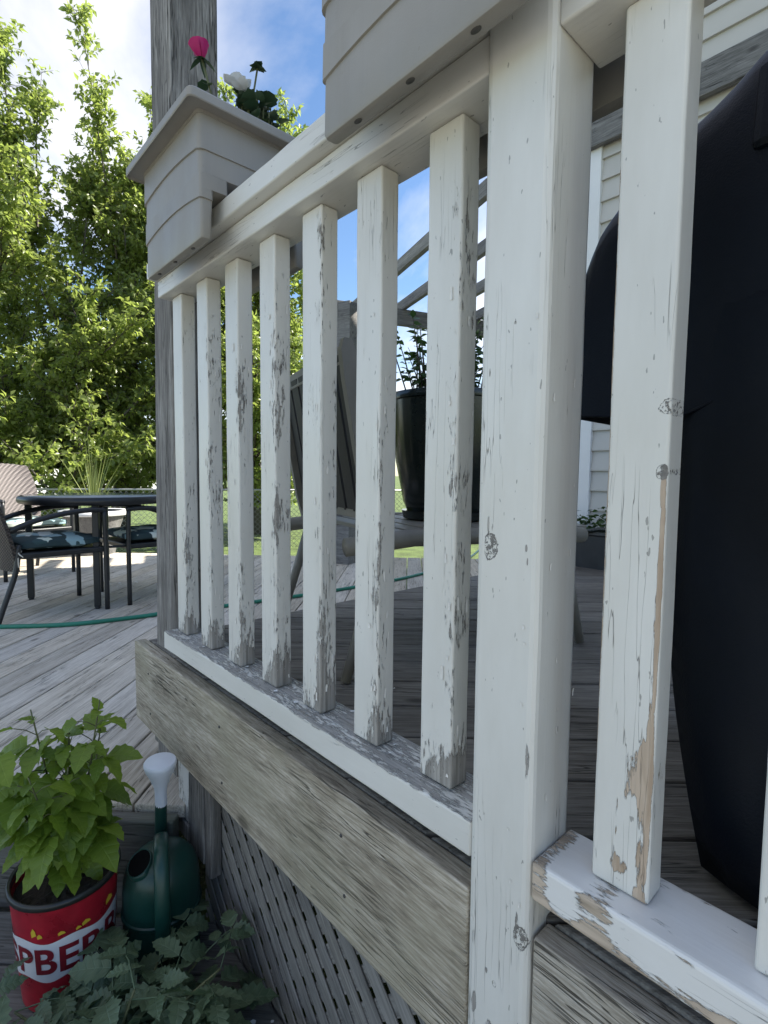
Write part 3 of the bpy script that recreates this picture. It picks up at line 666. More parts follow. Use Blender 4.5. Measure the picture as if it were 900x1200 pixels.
for k in range(5):
    a = k * 1.257
    me = leaf_data('sepal', M['dark_leaf'], L=0.034, W=0.012, droop=0.3, fold=0.2); d = Vector((math.cos(a), math.sin(a), -0.35))
    place_mesh('sepal', me, ro, RB, frame(d))
for (t, dx, dy, dz, s) in ((0.75, -1, -.3, -.3, .04), (0.7, .6, -.5, -.2, .034), (.35, .9, .3, .3, .04), (.3, -.2, -1, .2, .036)):
    place_mesh('leaf', leaf_data('leaf', M['dark_leaf'], L=s, W=s * .62, serr=.1), ro, RB * t, frame((dx, dy, dz)))

wf = thing('white_flower_plant', 'low dark leaved plant with white petals in the far planter', 'flower', (-1.09, 0.60, 0.682))
rgw = random.Random(12); lm = leaf_data('leaf', M['dark_leaf'], L=0.036, W=0.03, serr=.12, fold=.3, droop=.3)
lanc = leaf_data('leaf', M['dark_leaf'], L=0.05, W=0.012, fold=.3, droop=.15)
for k in range(44):
    x = rgw.uniform(-.06, .05); y = rgw.uniform(-0.03, 0.03); h = .135 - x * .9 + rgw.uniform(-.05, .012)
    s_ = MB(); s_.tube([(x, y, 0), (x + .004, y, h)], 0.0014, 5); s_.build('stem', M['cane'], wf)
    a = rgw.uniform(0, 6.28); place_mesh('leaf', lm, wf, (x + .004, y, h), frame((math.cos(a), math.sin(a), rgw.uniform(-.2, .7)), roll=rgw.uniform(-.6, .6)), rgw.uniform(.7, 1.15))
for k in range(7):
    a = rgw.uniform(0, 6.28); place_mesh('leaf', lanc, wf, (-0.065 + rgw.uniform(-.012, .012), -.02, 0.06), frame((math.cos(a) * .35, math.sin(a) * .35, 1)), rgw.uniform(1.0, 1.7))
for (bx, by, bz) in ((0.008, 0, 0.195),):
    s_ = MB(); s_.tube([(-0.01, 0, 0), (-.012, -.005, .12), (bx, by, bz)], 0.0022, 6); s_.build('stem', M['cane'], wf)
    for k in range(9):
        a = k * 2.4; place_mesh('leaf', lm, wf, (bx, by, bz), frame((math.cos(a), math.sin(a), rgw.uniform(-.3, .9))), 0.55)
wp = leaf_data('petal', M['petal_white'], L=0.026, W=0.024, fold=.2, droop=-.25, base=.1)
for (fx, fy, fz) in ((-.035, -.035, .168), (-.008, -.04, .15), (.018, -.04, .128)):
    for k in range(5):
        a = k * 1.257 + fx * 40; place_mesh('petal', wp, wf, (fx, fy, fz), frame((math.cos(a), math.sin(a) * .9, .35 + .3 * math.sin(a))))

# ------------------------------------------------------------------ covered barbecue
bq = thing('covered_barbecue', 'barbecue under a black vinyl cover behind the right balusters', 'barbecue', (0.25, 1.0, ZU))
def topz(x):
    pts = [(-.455, .30), (-.448, .36), (-.43, .41), (-.405, .445), (-.35, .485), (-.285, .527), (-.25, .545), (-.23, .565), (-.205, .585), (-.16, .62), (-.1, .65), (0, .675), (.4, .68), (.7, .66), (.8, .56), (.95, .44), (1.0, .36), (1.01, .3)]
    for (a, b), (c, d) in zip(pts, pts[1:]):
        if a <= x <= c: return b + (d - b) * (x - a) / (c - a)
    return .3
def fold(x, y, z, k=1.0): 
    return 0.020 * k * (mnoise.noise(Vector((x * 5, z * 2.2, 1.3))) + 0.6 * mnoise.noise(Vector((x * 13 + z * 6, z * 4, 4.1))))
rings = []; xs = [-.455, -.452, -.445, -.435, -.42, -.40, -.375, -.35] + [-.33 + i * .03 for i in range(44)]
for x in xs:
    tz = topz(x); yf, yb = 0.815, 1.28; hb_ = 0.088 + 0.01 * math.sin(x * 9) + min(.16, max(0, x + .27) * .5); r = []
    cr = min(0.09, (tz - hb_) * 0.3)
    for (y, z) in [(yf - .004, hb_), (yf - .002, hb_ + .02), (yf, hb_ + (tz - hb_) * .3), (yf + .004, hb_ + (tz - hb_) * .6), (yf + .012, tz - cr)] + \
        [(yf + .012 + cr * (1 - math.cos(R(a))), tz - cr + cr * math.sin(R(a))) for a in (18, 36, 54, 72, 90)] + \
        [((yf + yb) / 2, tz + .004), (yb - cr, tz), (yb - cr * .3, tz - cr * .4), (yb, tz - cr), (yb, hb_)]:
        r.append((x - 0.25, y + fold(x, y, z) - 1.0, z + 0.4 * fold(y, x, z) - ZU))
    rings.append(r)
mb = MB(); mb.loft(rings, True, True, True, closed=False); mb.build('hood_cover', M['cover'], bq)
mb = MB(); mb.tube([(r[0][0], r[0][1], r[0][2]) for r in rings], 0.0022, 6); mb.build('hem', M['cover'], bq)
rings = []
for k in range(23):
    t = k / 22; z = 0.26 - (0.26 - ZU - 0.012) * t
    xl = -0.305 + 0.042 * min(1, t / .69) + 0.06 * max(0, (t - .69) / .31) ** 1.3; yf = 0.816 - 0.066 * t; r = []
    for i in range(34):
        x = xl + (1.03 - xl) * i / 33; r.append((x - .25, yf + fold(x, 0, z, 1.0 + t) - 1.0 + (0.03 * (1 - i / 3) ** 2 if i < 3 else 0), z - ZU))
    for (x, y) in ((1.03, 1.25), (.6, 1.27), (.2, 1.27), (xl + .02, 1.25), (xl + .004, 1.05)): r.append((x - .25, y - 1.0, z - ZU))
    rings.append(r)
mb = MB(); mb.loft(rings, True, True, True); mb.build('skirt', M['cover'], bq)
mb = MB(); mb.box((-.03, -.012, -.06), (.03, .012, .06), 0.011); hd = mb.build('handle_bump', M['cover'], bq); hd.location = (-0.205 - .25 + .03, 0.823 - 1.0, 0.47 - ZU); hd.rotation_euler = (R(-8), 0, 0)

# ------------------------------------------------------------------ slatted patio chair holding the pot
ch = thing('patio_chair', 'taupe metal patio chair with black slatted back behind the balusters', 'chair', (-1.205, 1.275, ZU), R(-16.7))
def bar(name, pts, r, mat=M['taupe_metal'], par=None, n=8):
    mb = MB(); mb.tube(pts, r, n); return mb.build(name, mat, par or ch)
for sx in (1, -1):
    mb = MB(); c_ = [(-.30, 0.32), (-.335, .45), (-.36, .60), (-.385, .76), (-.395, .83), (-.397, .858)]; w_ = [.013, .014, .016, .02, .019, .010]
    rr = []
    for (y, z), w in zip(c_, w_): rr.append([(sx * .3 - .012, y - w, z), (sx * .3 + .012, y - w, z), (sx * .3 + .012, y + w, z), (sx * .3 - .012, y + w, z)])
    mb.loft(rr, False); mb.build('back_stile', M['taupe_metal'], ch)
    bar('side_rail', [(sx * .31, -.40, .345), (sx * .31, -.2, .362), (sx * .31, .15, .355), (sx * .31, .40, .345)], .024, n=12)
    bar('leg', [(sx * .305, -.30, .35), (sx * .31, -.34, .2), (sx * .315, -.40, .004)], [.015, .016, .014])
    bar('leg', [(sx * .305, .32, .35), (sx * .31, .35, .2), (sx * .315, .40, .004)], [.015, .016, .014])
mb = MB(); mb.box((-.29, -.394, .805), (.29, -.37, .855), .004); mb.build('top_rail', M['taupe_metal'], ch)
mb = MB(); mb.box((-.29, -.318, .405), (.29, -.294, .455), .003); brl = mb.build('bottom_rail', M['taupe_metal'], ch)
for k in range(7):
    x = -.25 + k * .083; mb = MB(); mb.loft([[(x - .033, -.324, .43), (x + .033, -.324, .43), (x + .033, -.314, .43), (x - .033, -.314, .43)], [(x - .033, -.397, .83), (x + .033, -.397, .83), (x + .033, -.387, .83), (x - .033, -.387, .83)]], False); mb.build('slat', M['strap'], ch)
for k in range(9):
    y = -.26 + k * .078; mb = MB(); mb.box((-.3, y, .36), (.3, y + .064, .374), .003); mb.build('seat_slat', M['taupe_metal'], ch)
for k in range(8):
    mb = MB(); mb.lathe([(0.006, 0), (0.005, .003), (0.0001, .004)], n=8, M=Matrix.Translation((-.25 + .07 * k, -.3185, .43)) @ Matrix.Rotation(R(90), 4, 'X')); mb.build('bolt', M['nail'], brl)

pot = thing('black_pot', 'large glossy black plant pot standing on the slatted chair seat', 'plant pot', (-1.215, 1.40, ZU + 0.376))
mb = MB(); mb.lathe([(0.0001, .012), (.125, .012), (.135, .0), (.15, .004), (.155, .03), (.137, .03), (.15, .06), (.178, .2), (.192, .34), (.196, .40), (.204, .402), (.206, .415), (.203, .425), (.192, .425), (.188, .39)], n=48); o = mb.build('body', M['pot_black'], pot); smooth_by_angle(o, 45)
mb = MB(); mb.lathe([(0.0001, .4), (.189, .392)], n=32); mb.build('soil', M['soil'], pot)
bu = thing('twiggy_shrub', 'twiggy small leaved shrub growing in the black pot', 'shrub', (-1.215, 1.40, ZU + 0.77))
rb = random.Random(3); sl = leaf_data('leaf', M['house_plant'], L=0.034, W=0.017, droop=.2); tw = MB(); lf = MB()
for k in range(46):
    a = rb.uniform(0, 6.28); tilt = rb.uniform(.05, .6); L_ = rb.uniform(.13, .33); x0 = Vector((rb.uniform(-.11, .11), rb.uniform(-.11, .11), 0))
    d = Vector((math.cos(a) * tilt, math.sin(a) * tilt, 1)).normalized(); p = [x0, x0 + d * L_ * .5 + Vector((0, 0, .01)), x0 + d * L_]
    tw.tube(p, [.003, .0022, .001], 5)
    for j in range(16):
        q = x0 + d * L_ * rb.uniform(.25, 1.0); b = rb.uniform(0, 6.28); m3 = frame((math.cos(b), math.sin(b), rb.uniform(-.3, .7)), roll=rb.uniform(-1, 1)); s_ = rb.uniform(.7, 1.25)
        vs, fs = leaf_shape(.034 * s_, .017 * s_, droop=.25, nseg=3); lf.add([m3 @ Vector(v) + q for v in vs], fs, True)
tw.build('twigs', M['bark'], bu); o = lf.build('foliage', M['house_plant'], bu); o['kind'] = 'stuff'

# ------------------------------------------------------------------ trough with plants and a loop of hose by the wall
tr_ = thing('planter_trough', 'low charcoal planter trough on the deck against the house wall', 'planter', (-1.35, 3.0, ZU))
mb = MB(); mb.loft([rrect(.34, -.10, .10, 0, .03), rrect(.37, -.125, .125, .19, .035), rrect(.385, -.14, .14, .2, .04), rrect(.385, -.14, .14, .215, .04), rrect(.35, -.11, .11, .215, .03), rrect(.345, -.105, .105, .18, .03)], True); o = mb.build('body', M['trough'], tr_); smooth_by_angle(o, 40)
sp = thing('trough_plant', 'small leaved green plant filling the charcoal trough', 'plant', (-1.35, 3.0, ZU + .18))
lf = MB()
for k in range(520):
    q = Vector((rb.uniform(-.33, .33), rb.uniform(-.09, .09), abs(rb.gauss(0.05, .05)))); b = rb.uniform(0, 6.28); m3 = frame((math.cos(b), math.sin(b), rb.uniform(-.2, .9)), roll=rb.uniform(-1, 1)); vs, fs = leaf_shape(.04, .022, nseg=3); lf.add([m3 @ Vector(v) + q for v in vs], fs, True)
lf.build('foliage', M['house_plant'], sp)['kind'] = 'stuff'
mb = MB(); mb.tube([(-1.75 + .01 * math.cos(i) + .72 * i / 14, 2.845 - .02 * math.sin(i * .5), ZU + .225 + .012 * math.sin(i * .9)) for i in range(15)], .012, 8)
tag(mb.build('hose_loop', M['pot_black'], None, (-1.4, 2.84, ZU + .22)), 'dark hose lying along the rim of the charcoal trough', 'hose')

# ------------------------------------------------------------------ garden hose on the lower deck
pts = [(-5.2, -1.6), (-4.4, -.75), (-3.95, -.1), (-3.604, .357), (-3.41, .66), (-3.335, .95), (-3.30, 1.2), (-3.236, 1.537), (-3.16, 2.2), (-3.14, 2.8), (-3.185, 3.317), (-3.4, 4.2), (-3.8, 5.0)]
def spline(P, n=8):
    out = []
    for i in range(len(P) - 1):
        p0, p1, p2, p3 = [Vector(P[max(0, min(len(P) - 1, i + k))]) for k in (-1, 0, 1, 2)]
        for j in range(n):
            t = j / n; out.append(0.5 * ((2 * p1) + (p2 - p0) * t + (2 * p0 - 5 * p1 + 4 * p2 - p3) * t * t + (3 * p1 - p0 - 3 * p2 + p3) * t ** 3))
    out.append(Vector(P[-1])); return out
mb = MB(); mb.tube(spline([(x, y, ZL + .0125) for x, y in pts]), .0125, 10)
tag(mb.build('garden_hose', M['hose'], None, (-3.4, .66, ZL)), 'teal green garden hose lying across the lower deck', 'hose')

# ------------------------------------------------------------------ table and wicker chairs
tb = thing('patio_table', 'round glass topped patio table with black frame on the lower deck', 'table', (-4.17, 1.03, ZL), R(-18))
TH, TR = 0.725, 0.50
mb = MB(); mb.lathe([(TR - .045, TH - .01), (TR - .045, TH - .045), (TR - .01, TH - .05), (TR, TH - .035), (TR, TH - .012), (TR - .01, TH), (TR - .04, TH), (TR - .045, TH - .01)], n=64); o = mb.build('rim', M['black_metal'], tb); smooth_by_angle(o, 40)
mb = MB(); mb.lathe([(.0001, TH + .001), (TR - .038, TH + .001), (TR - .038, TH - .008), (.0001, TH - .008)], n=64); mb.build('glass_top', M['glass'], tb)
for a in range(4):
    x, y = .44 * math.cos(R(90 * a)), .44 * math.sin(R(90 * a)); mb = MB(); mb.box((x - .02, y - .02, .012), (x + .02, y + .02, TH - .04), .006); l = mb.build('leg', M['black_metal'], tb)
    mb = MB(); mb.lathe([(.0001, 0), (.016, 0), (.018, .012), (.0001, .013)], (x, y, 0), 10); mb.build('foot', M['rim_black'], l)
    mb = MB(); mb.tube([(x, y, TH - .05), (x * .5, y * .5, TH - .05), (0, 0, TH - .05)], .012, 8); mb.build('cross_bar', M['black_metal'], tb)
mb = MB(); mb.tube([(.44 * math.cos(t * .2618), .44 * math.sin(t * .2618), .40) for t in range(25)], .008, 8); mb.build('ring_brace', M['black_metal'], tb)

def wicker_chair(loc, rz, label, wmat):
    t = thing('wicker_chair', label, 'chair', loc, rz, 'wicker chairs round the patio table')
    for sx in (1, -1):
        for pts, nm in (([(sx * .27, .235, .645), (sx * .27, .24, .4), (sx * .27, .24, .0)], 'leg'), ([(sx * .25, -.23, .46), (sx * .255, -.25, .3), (sx * .26, -.31, .12), (sx * .265, -.35, 0)], 'leg'),
                        ([(sx * .255, -.28, .54), (sx * .27, -.14, .60), (sx * .275, .02, .637), (sx * .275, .15, .65), (sx * .27, .25, .645)], 'arm')):
            mb = MB(); mb.tube(spline(pts, 4), .0155 if nm == 'leg' else .0165, 8); mb.build(nm, M['black_metal'], t)
    mb = MB(); mb.box((-.265, -.22, .375), (.265, .25, .41), .008); mb.build('seat_frame', M['black_metal'], t)
    rings = []
    for k in range(13):
        q = k / 12; z = .30 + .64 * q; y = -.225 - .17 * q ** 1.3; hw = .245 + .03 * math.sin(q * math.pi) - .03 * max(0, q - .8) * 5 * .5; r = []
        for i in range(9):
            u = i / 8 * 2 - 1; r.append((u * hw, y - .05 * (1 - u * u), z + (.02 * (1 - u * u) if k == 12 else 0)))
        for i in range(8, -1, -1):
            u = i / 8 * 2 - 1; r.append((u * hw, y - .05 * (1 - u * u) - .02, z + (.02 * (1 - u * u) if k == 12 else 0)))
        rings.append(r)
    mb = MB(); mb.loft(rings, True); o = mb.build('backrest', wmat, t); smooth_by_angle(o, 50)
    return t
def cushion(loc, rz, label):
    bm = bmesh.new(); bmesh.ops.create_cube(bm, size=1.0)
    bmesh.ops.subdivide_edges(bm, edges=list(bm.edges), cuts=7, use_grid_fill=True)
    for v in bm.verts:
        x, y, z = v.co * 2; e = (1 - abs(x) ** 6) * (1 - abs(y) ** 6)
        v.co = Vector((x * .252 * (1 - .05 * abs(y) ** 4), y * .225 * (1 - .05 * abs(x) ** 4), z * (.016 + .024 * e) + .004 * math.sin(x * 5) * math.sin(y * 4)))
    mb = MB(); mb.bm(bm, smooth=True); o = mb.build('seat_cushion', M['floral']); o.location = (loc[0], loc[1], loc[2] + .452); o.rotation_euler = (0, 0, rz)
    tag(o, label, 'cushion', 'leaf print cushions on the wicker chairs'); return o
C1 = ((-3.945, 0.675, ZL), R(5))
wicker_chair(*C1, 'brown wicker chair nearest the left edge, its back to the frame edge', M['wicker']); cu = cushion(*C1, 'leaf print cushion tied to the nearest brown wicker chair')
mb = MB()
for dx, dz, bx in ((.03, -.09, .0), (-.025, -.05, .01), (.05, -.03, .02)): mb.tube(spline([(.245, -.215, -.03), (.25 + dx * .4, -.235, -.03 + dz * .3), (.25 + dx, -.24 + bx, -.03 + dz)], 4), .0035, 5)
mb.build('tie', M['string'], cu)
C2 = ((-4.0, 1.30, ZL), R(184))
wicker_chair(*C2, 'wicker chair half hidden behind the grey corner post', M['wicker']); cushion(*C2, 'leaf print cushion on the chair half hidden by the corner post')
C3 = ((-5.42, .74, ZL), R(-72))
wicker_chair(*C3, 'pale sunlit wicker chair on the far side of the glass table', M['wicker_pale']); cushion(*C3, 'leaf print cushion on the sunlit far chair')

# spiky plant behind the table
gp = thing('round_planter', 'pale rimmed round planter on the deck behind the glass table', 'planter', (-6.35, 1.50, ZL))
mb = MB(); mb.lathe([(.0001, .01), (.2, .0), (.26, .3), (.30, .42), (.33, .43), (.33, .47), (.29, .47), (.28, .42)], n=32); o = mb.build('body', M['ledger'], gp); smooth_by_angle(o, 40)
mb = MB(); mb.lathe([(.292, .471), (.335, .476), (.338, .425), (.332, .423)], n=32); mb.build('rim', M['trim'], gp)
mb = MB(); mb.lathe([(.0001, .44), (.284, .43)], n=24); mb.build('soil', M['soil'], gp)
sg = thing('spiky_grass_plant', 'spiky upright grass plant in the round planter behind the table', 'plant', (-6.35, 1.50, ZL + .43)); lf = MB(); rs = random.Random(5)
for k in range(46):
    a = rs.uniform(0, 6.28); t = rs.uniform(.05, .65); L_ = rs.uniform(.45, 1.0); d = Vector((math.cos(a) * t, math.sin(a) * t, 1)).normalized(); w = Vector((-math.sin(a), math.cos(a), 0)) * .009; vs = []
    for j in range(6): q = j / 5; p = d * L_ * q - Vector((0, 0, .35 * t * L_ * q * q)); vs += [p - w * (1 - q * .9), p + w * (1 - q * .9)]
    lf.add(vs, [(2 * j, 2 * j + 1, 2 * j + 3, 2 * j + 2) for j in range(5)], True)
lf.build('blades', M['grass_blade'], sg)

# ------------------------------------------------------------------ pergola beyond the chair
PX, PY = -4.14, 3.25; RD = Vector((.94, -.34, 0)).normalized(); BD = Vector((.34, .94, 0)).normalized()
pg = thing('pergola', 'weathered wooden pergola frame with open rafters against the sky', 'pergola', (PX, PY, ZL))
def beam(name, a, b, w, h, par=pg, mat=M['post_wood'], sd_=0):
    a, b = Vector(a), Vector(b); d = b - a; L_ = d.length; mb = board((0, -w / 2, -h / 2), (L_, w / 2, h / 2), .004, 0, 12, .001, sd_)
    o = mb.build(name, mat, par); o.location = a - Vector((PX, PY, ZL)); o.rotation_euler = (0, -math.asin(d.z / L_), math.atan2(d.y, d.x)); return o
for k in (0, 1):
    p = Vector((PX, PY, 0)) + BD * (3.6 * k); mb = board((-.09, -.09, 0), (.09, .09, 2.55), .005, 2, 12, .0012, k); o = mb.build('post', M['ledger'], pg); o.location = p - Vector((PX, PY, 0)); o.rotation_euler = (0, 0, R(20))
b0 = Vector((PX, PY, 1.60)); beam('beam', b0 - BD * .35, b0 + BD * 4.1, .05, .16, mat=M['ledger'], sd_=3)
b1 = b0 + RD * 2.1; beam('beam', b1 + BD * 1.1, b1 + BD * 4.1, .05, .16, mat=M['ledger'], sd_=5)
for k in range(9):
    n_ = .17 + k * .44; q = b0 + BD * n_ + Vector((0, 0, .13)); beam('rafter', q - RD * .6, q + RD * 2.2, .045, .10, mat=M['ledger'], sd_=10 + k)

# ------------------------------------------------------------------ bucket with the raspberry plant
BX, BY = -1.315, 0.232
bk = thing('red_bucket', 'red printed bucket with a white lettered band holding soil', 'bucket', (BX, BY, ZG + .004))
def br(z): return .090 + .016 * z / .24
mb = MB(); mb.lathe([(.0001, .004), (.088, .0), (.090, .004)] + [(br(z), z) for z in (.03, .08, .12, .17, .21, .254)] + [(.103, .254), (.100, .21)], n=48); o = mb.build('body', M['red_tin'], bk); smooth_by_angle(o, 50)
mb = MB(); mb.lathe([(.105, .246), (.111, .248), (.1125, .256), (.109, .264), (.104, .260), (.102, .246)], n=48); mb.build('rim', M['rim_black'], bk)
mb = MB(); rr = random.Random(2); vs = [(0, 0, .226)]; fs = []
for j in range(1, 6):
    for i in range(28): a = i * 6.2832 / 28; vs.append((.1015 * j / 5 * math.cos(a), .1015 * j / 5 * math.sin(a), .224 + rr.uniform(-.005, .005)))
for i in range(28):
    fs.append((0, 1 + i, 1 + (i + 1) % 28))
    for j in range(4): fs.append((1 + j * 28 + i, 1 + (j + 1) * 28 + i, 1 + (j + 1) * 28 + (i + 1) % 28, 1 + j * 28 + (i + 1) % 28))
mb.add(vs, fs); mb.build('soil', M['soil'], bk)
A0 = math.atan2(-BY, -BX)                                  # towards the viewer's side
vs, fs = [], []
for i in range(61):
    a = A0 - 2.2 + 4.4 * i / 60; wv = .006 * math.sin(i * .45)
    for z in (.084 + wv, .174 + wv * .8): r_ = br(z) + .0007; vs.append((r_ * math.cos(a), r_ * math.sin(a), z))
for i in range(60): fs.append((2 * i, 2 * i + 2, 2 * i + 3, 2 * i + 1))
mb = MB(); mb.add(vs, fs, True); mb.build('label_band', M['white_ink'], bk)
cu_ = bpy.data.curves.new('lettering', 'FONT'); cu_.body = 'RASPBERRIES'; cu_.size = 0.082; cu_.align_x = 'CENTER'; cu_.offset = 0.0018; cu_.space_character = 1.02
to = bpy.data.objects.new('lettering', cu_); tm = bpy.data.meshes.new_from_object(to); bpy.data.objects.remove(to)
bm = bmesh.new(); bm.from_mesh(tm)
for k in range(-40, 41):
    bmesh.ops.bisect_plane(bm, geom=list(bm.verts) + list(bm.edges) + list(bm.faces), plane_co=(k * .007, 0, 0), plane_no=(1, 0, 0))
for v in bm.verts:
    z = .1005 + v.co.y; r_ = br(z) + .0016; a = A0 + v.co.x / .099 - .16; v.co = Vector((r_ * math.cos(a), r_ * math.sin(a), z))
mb = MB(); mb.bm(bm); mb.build('lettering', M['red_ink'], bk)
for (da, z, w, h) in ((-.62, .186, .10, .022), (-.5, .183, .1, .012), (.35, .184, .16, .012), (.2, .182, .1, .008), (-.1, .184, .13, .010), (.9, .19, .2, .02)):
    vs = []
    for (p, q) in ((0, 0), (1, .25), (.8, .7), (.35, 1), (-.1, .55)): a = A0 + da + w * (p - .5); r_ = br(z + h * q) + .0012; vs.append((r_ * math.cos(a), r_ * math.sin(a), z + h * q))
    mb = MB(); mb.add(vs, [(0, 1, 2, 3, 4)]); mb.build('print_mark', M['yellow_ink'], bk)

ra = thing('raspberry_plant', 'bright green raspberry plant growing in the red bucket', 'plant', (BX, BY, ZG + .226))
rl = [leaf_data('leaf', M['rasp'], L=L_, W=W_, serr=.09, fold=f_, droop=d_, nseg=9, wave=.03, base=.42) for L_, W_, f_, d_ in ((.072, .05, .25, .3), (.06, .046, .3, .45), (.078, .052, .18, .2), (.05, .036, .3, .35))]
rr = random.Random(21)
canes = [((.00, .01), (-.035, -.05), .41), ((.02, .02), (.02, .075), .415), ((-.02, -.02), (-.06, -.12), .33), ((.01, -.01), (.06, .00), .30), ((-.01, .03), (.00, .05), .24), ((.0, .0), (-.02, .02), .36), ((.02, .0), (.05, -.07), .30), ((.0, .03), (-.04, .09), .33)]
for (b_, t_, h) in canes:
    P_ = spline([(b_[0], b_[1], 0), (b_[0] * .6 + t_[0] * .4 + rr.uniform(-.012, .012), b_[1] * .6 + t_[1] * .4, h * .45), (t_[0], t_[1], h)], 6)
    s_ = MB(); s_.tube(P_, [.0036 - .0022 * i / (len(P_) - 1) for i in range(len(P_))], 6); s_.build('cane', M['cane'], ra)
    nn = int(h / .021)
    for k in range(nn):
        t = .27 + .73 * (k + rr.random() * .6) / nn; p = P_[min(len(P_) - 1, int(t * (len(P_) - 1)))]; a = k * 2.4 + rr.uniform(-.5, .5)
        # leaves lean out towards the light, away from the step
        o_ = Vector((math.cos(a), math.sin(a), rr.uniform(.0, .5))) + Vector((.35, -.15, 0)); o_.normalize()
        pl = rr.uniform(.022, .07) * (1.15 - .6 * t); q = p + o_ * pl + Vector((0, 0, .012))
        if t > .93: q = p; pl = 0
        else:
            s_ = MB(); s_.tube([p, p + o_ * pl * .5 + Vector((0, 0, .01)), q], .0011, 5); s_.build('petiole', M['cane'], ra)
        d = o_ + Vector((0, 0, rr.uniform(-.85, -.1))); sc_ = (.84 + .46 * (1 - abs(t - .45) * 1.6)) * rr.uniform(.8, 1.12) * (1 if t > .45 else .72)
        if t > .93: d = o_ + Vector((0, 0, rr.uniform(.0, .6))); sc_ = .55
        place_mesh('leaf', rl[rr.randrange(4)], ra, q, frame(d, roll=rr.uniform(-.5, .5)), sc_)
        if .4 < t < .85 and rr.random() < .6:
            for sg_ in (-1, 1):
                dd = Matrix.Rotation(sg_ * 1.15, 3, 'Z') @ d; place_mesh('leaf', rl[rr.randrange(4)], ra, q - o_ * .006, frame(dd, roll=rr.uniform(-.5, .5)), sc_ * .72)

# ------------------------------------------------------------------ watering can
WX, WY = -1.243, 0.418
wc = thing('watering_can', 'dark green plastic watering can with a white sprinkler head', 'watering can', (WX, WY, ZG + .002), math.atan2(-WY, -WX))
mb = MB(); mb.lathe([(.0001, .003), (.076, .0), (.081, .006), (.083, .06), (.084, .115), (.0868, .118), (.0868, .124), (.084, .127), (.083, .175), (.080, .205), (.073, .228), (.058, .246), (.036, .256), (.0001, .259)], n=44, sx=.98, sy=1.04); o = mb.build('body', M['can_green'], wc); smooth_by_angle(o, 35)
hp = spline([(.074, 0, .03), (.098, 0, .07), (.112, 0, .13), (.112, 0, .20), (.094, 0, .262), (.062, 0, .290), (.02, 0, .288), (-.03, 0, .268), (-.066, 0, .232)], 5); rings = []
for i, p in enumerate(hp):
    t = (hp[min(i + 1, len(hp) - 1)] - hp[max(i - 1, 0)]).normalized(); n_ = Vector((0, 1, 0)); b_ = t.cross(n_)
    rings.append([p + n_ * (.0165 * math.cos(a)) + b_ * (.0085 * math.sin(a)) for a in [k * 6.2832 / 12 for k in range(12)]])
mb = MB(); mb.loft(rings, True); mb.build('handle', M['can_green'], wc)
mb = MB(); mb.tube(spline([(-.06, 0, .05), (-.084, 0, .12), (-.094, 0, .22), (-.096, .002, .32)], 4), [.022] * 4 + [.018] * 4 + [.0145] * 5, 14); mb.build('spout', M['can_green'], wc)
rs_ = MB(); rs_.lathe([(.0145, 0), (.0145, .034), (.016, .05), (.026, .078), (.036, .1), (.0395, .112), (.0395, .117), (.037, .121), (.02, .125), (.0001, .126)], n=28, M=Matrix.Translation((-.096, .002, .308)) @ Matrix.Rotation(R(4), 4, 'Y')); o = rs_.build('sprinkler_head', M['white_plastic'], wc); smooth_by_angle(o, 35)
Mh = Matrix.Translation((.022, -.046, .2465)) @ Matrix.Rotation(R(24), 4, 'X') @ Matrix.Rotation(R(10), 4, 'Y')
mb = MB(); mb.lathe([(.0001, .0035), (.031, .0035)], n=24, sx=1.1, sy=.85, M=Mh); mb.build('filler_hole', M['dark'], wc)
mb = MB(); mb.lathe([(.0305, -.004), (.0305, .0035), (.032, .0055), (.0345, .003), (.035, -.008)], n=24, sx=1.1, sy=.85, M=Mh); mb.build('filler_rim', M['can_green'], wc)

# ------------------------------------------------------------------ tomato plant in front
TX, TY = -0.99, 0.235
to_ = thing('tomato_plant', 'grey green tomato plant with toothed leaves along the bottom edge', 'plant', (TX, TY, ZG))
def compound(seed, L=.15):
    r_ = random.Random(seed); mb = MB(); mb.tube([(0, 0, 0), (L * .5, 0, .006), (L * .9, 0, -.012)], [.0022, .0018, .001], 5)
    def lt(pos, d, s, ro):
        m3 = frame(d, roll=ro); vs, fs = leaf_shape(s, s * .56, serr=r_.uniform(.14, .22), fold=.3, droop=r_.uniform(.2, .5), nseg=11, wave=.06, base=.26); mb.add([m3 @ Vector(v) + Vector(pos) for v in vs], fs, True, [(v[0] / s, v[1] / (s * .28), 0) for v in vs])
    lt((L * .88, 0, -.01), (1, 0, -.25), L * .56, 0)
    for t, s in ((.34, .34), (.66, .46)):
        for sg_ in (-1, 1):
            lt((L * t, sg_ * .002, .004), (.5 + r_.uniform(-.15, .2), sg_ * .9, r_.uniform(-.35, .15)), L * s * r_.uniform(.85, 1.15), r_.uniform(-.4, .4))
    return mesh_of(mb, 'leaf', M['tomato'])
cl = [compound(k, .15 + .02 * (k % 3)) for k in range(6)]
rt = random.Random(33)
stems = [((.0, .0), (.13, .20), .05), ((0, 0), (-.05, .19), .12), ((0, 0), (-.02, .05), .17), ((0, 0), (-.17, -.19), .13), ((0, 0), (-.2, -.12), .10), ((0, 0), (-.04, -.2), .14), ((.01, .02), (-.06, .0), .12), ((0, .01), (.03, .20), .15), ((.02, 0), (.10, .12), .06), ((-.02, -.01), (-.08, -.14), .07), ((0, 0), (-.12, -.07), .09), ((.01, -.02), (.06, .02), .11), ((0, 0), (-.10, .12), .12), ((0, 0), (.0, -.1), .11), ((0, .02), (.02, .09), .13)]
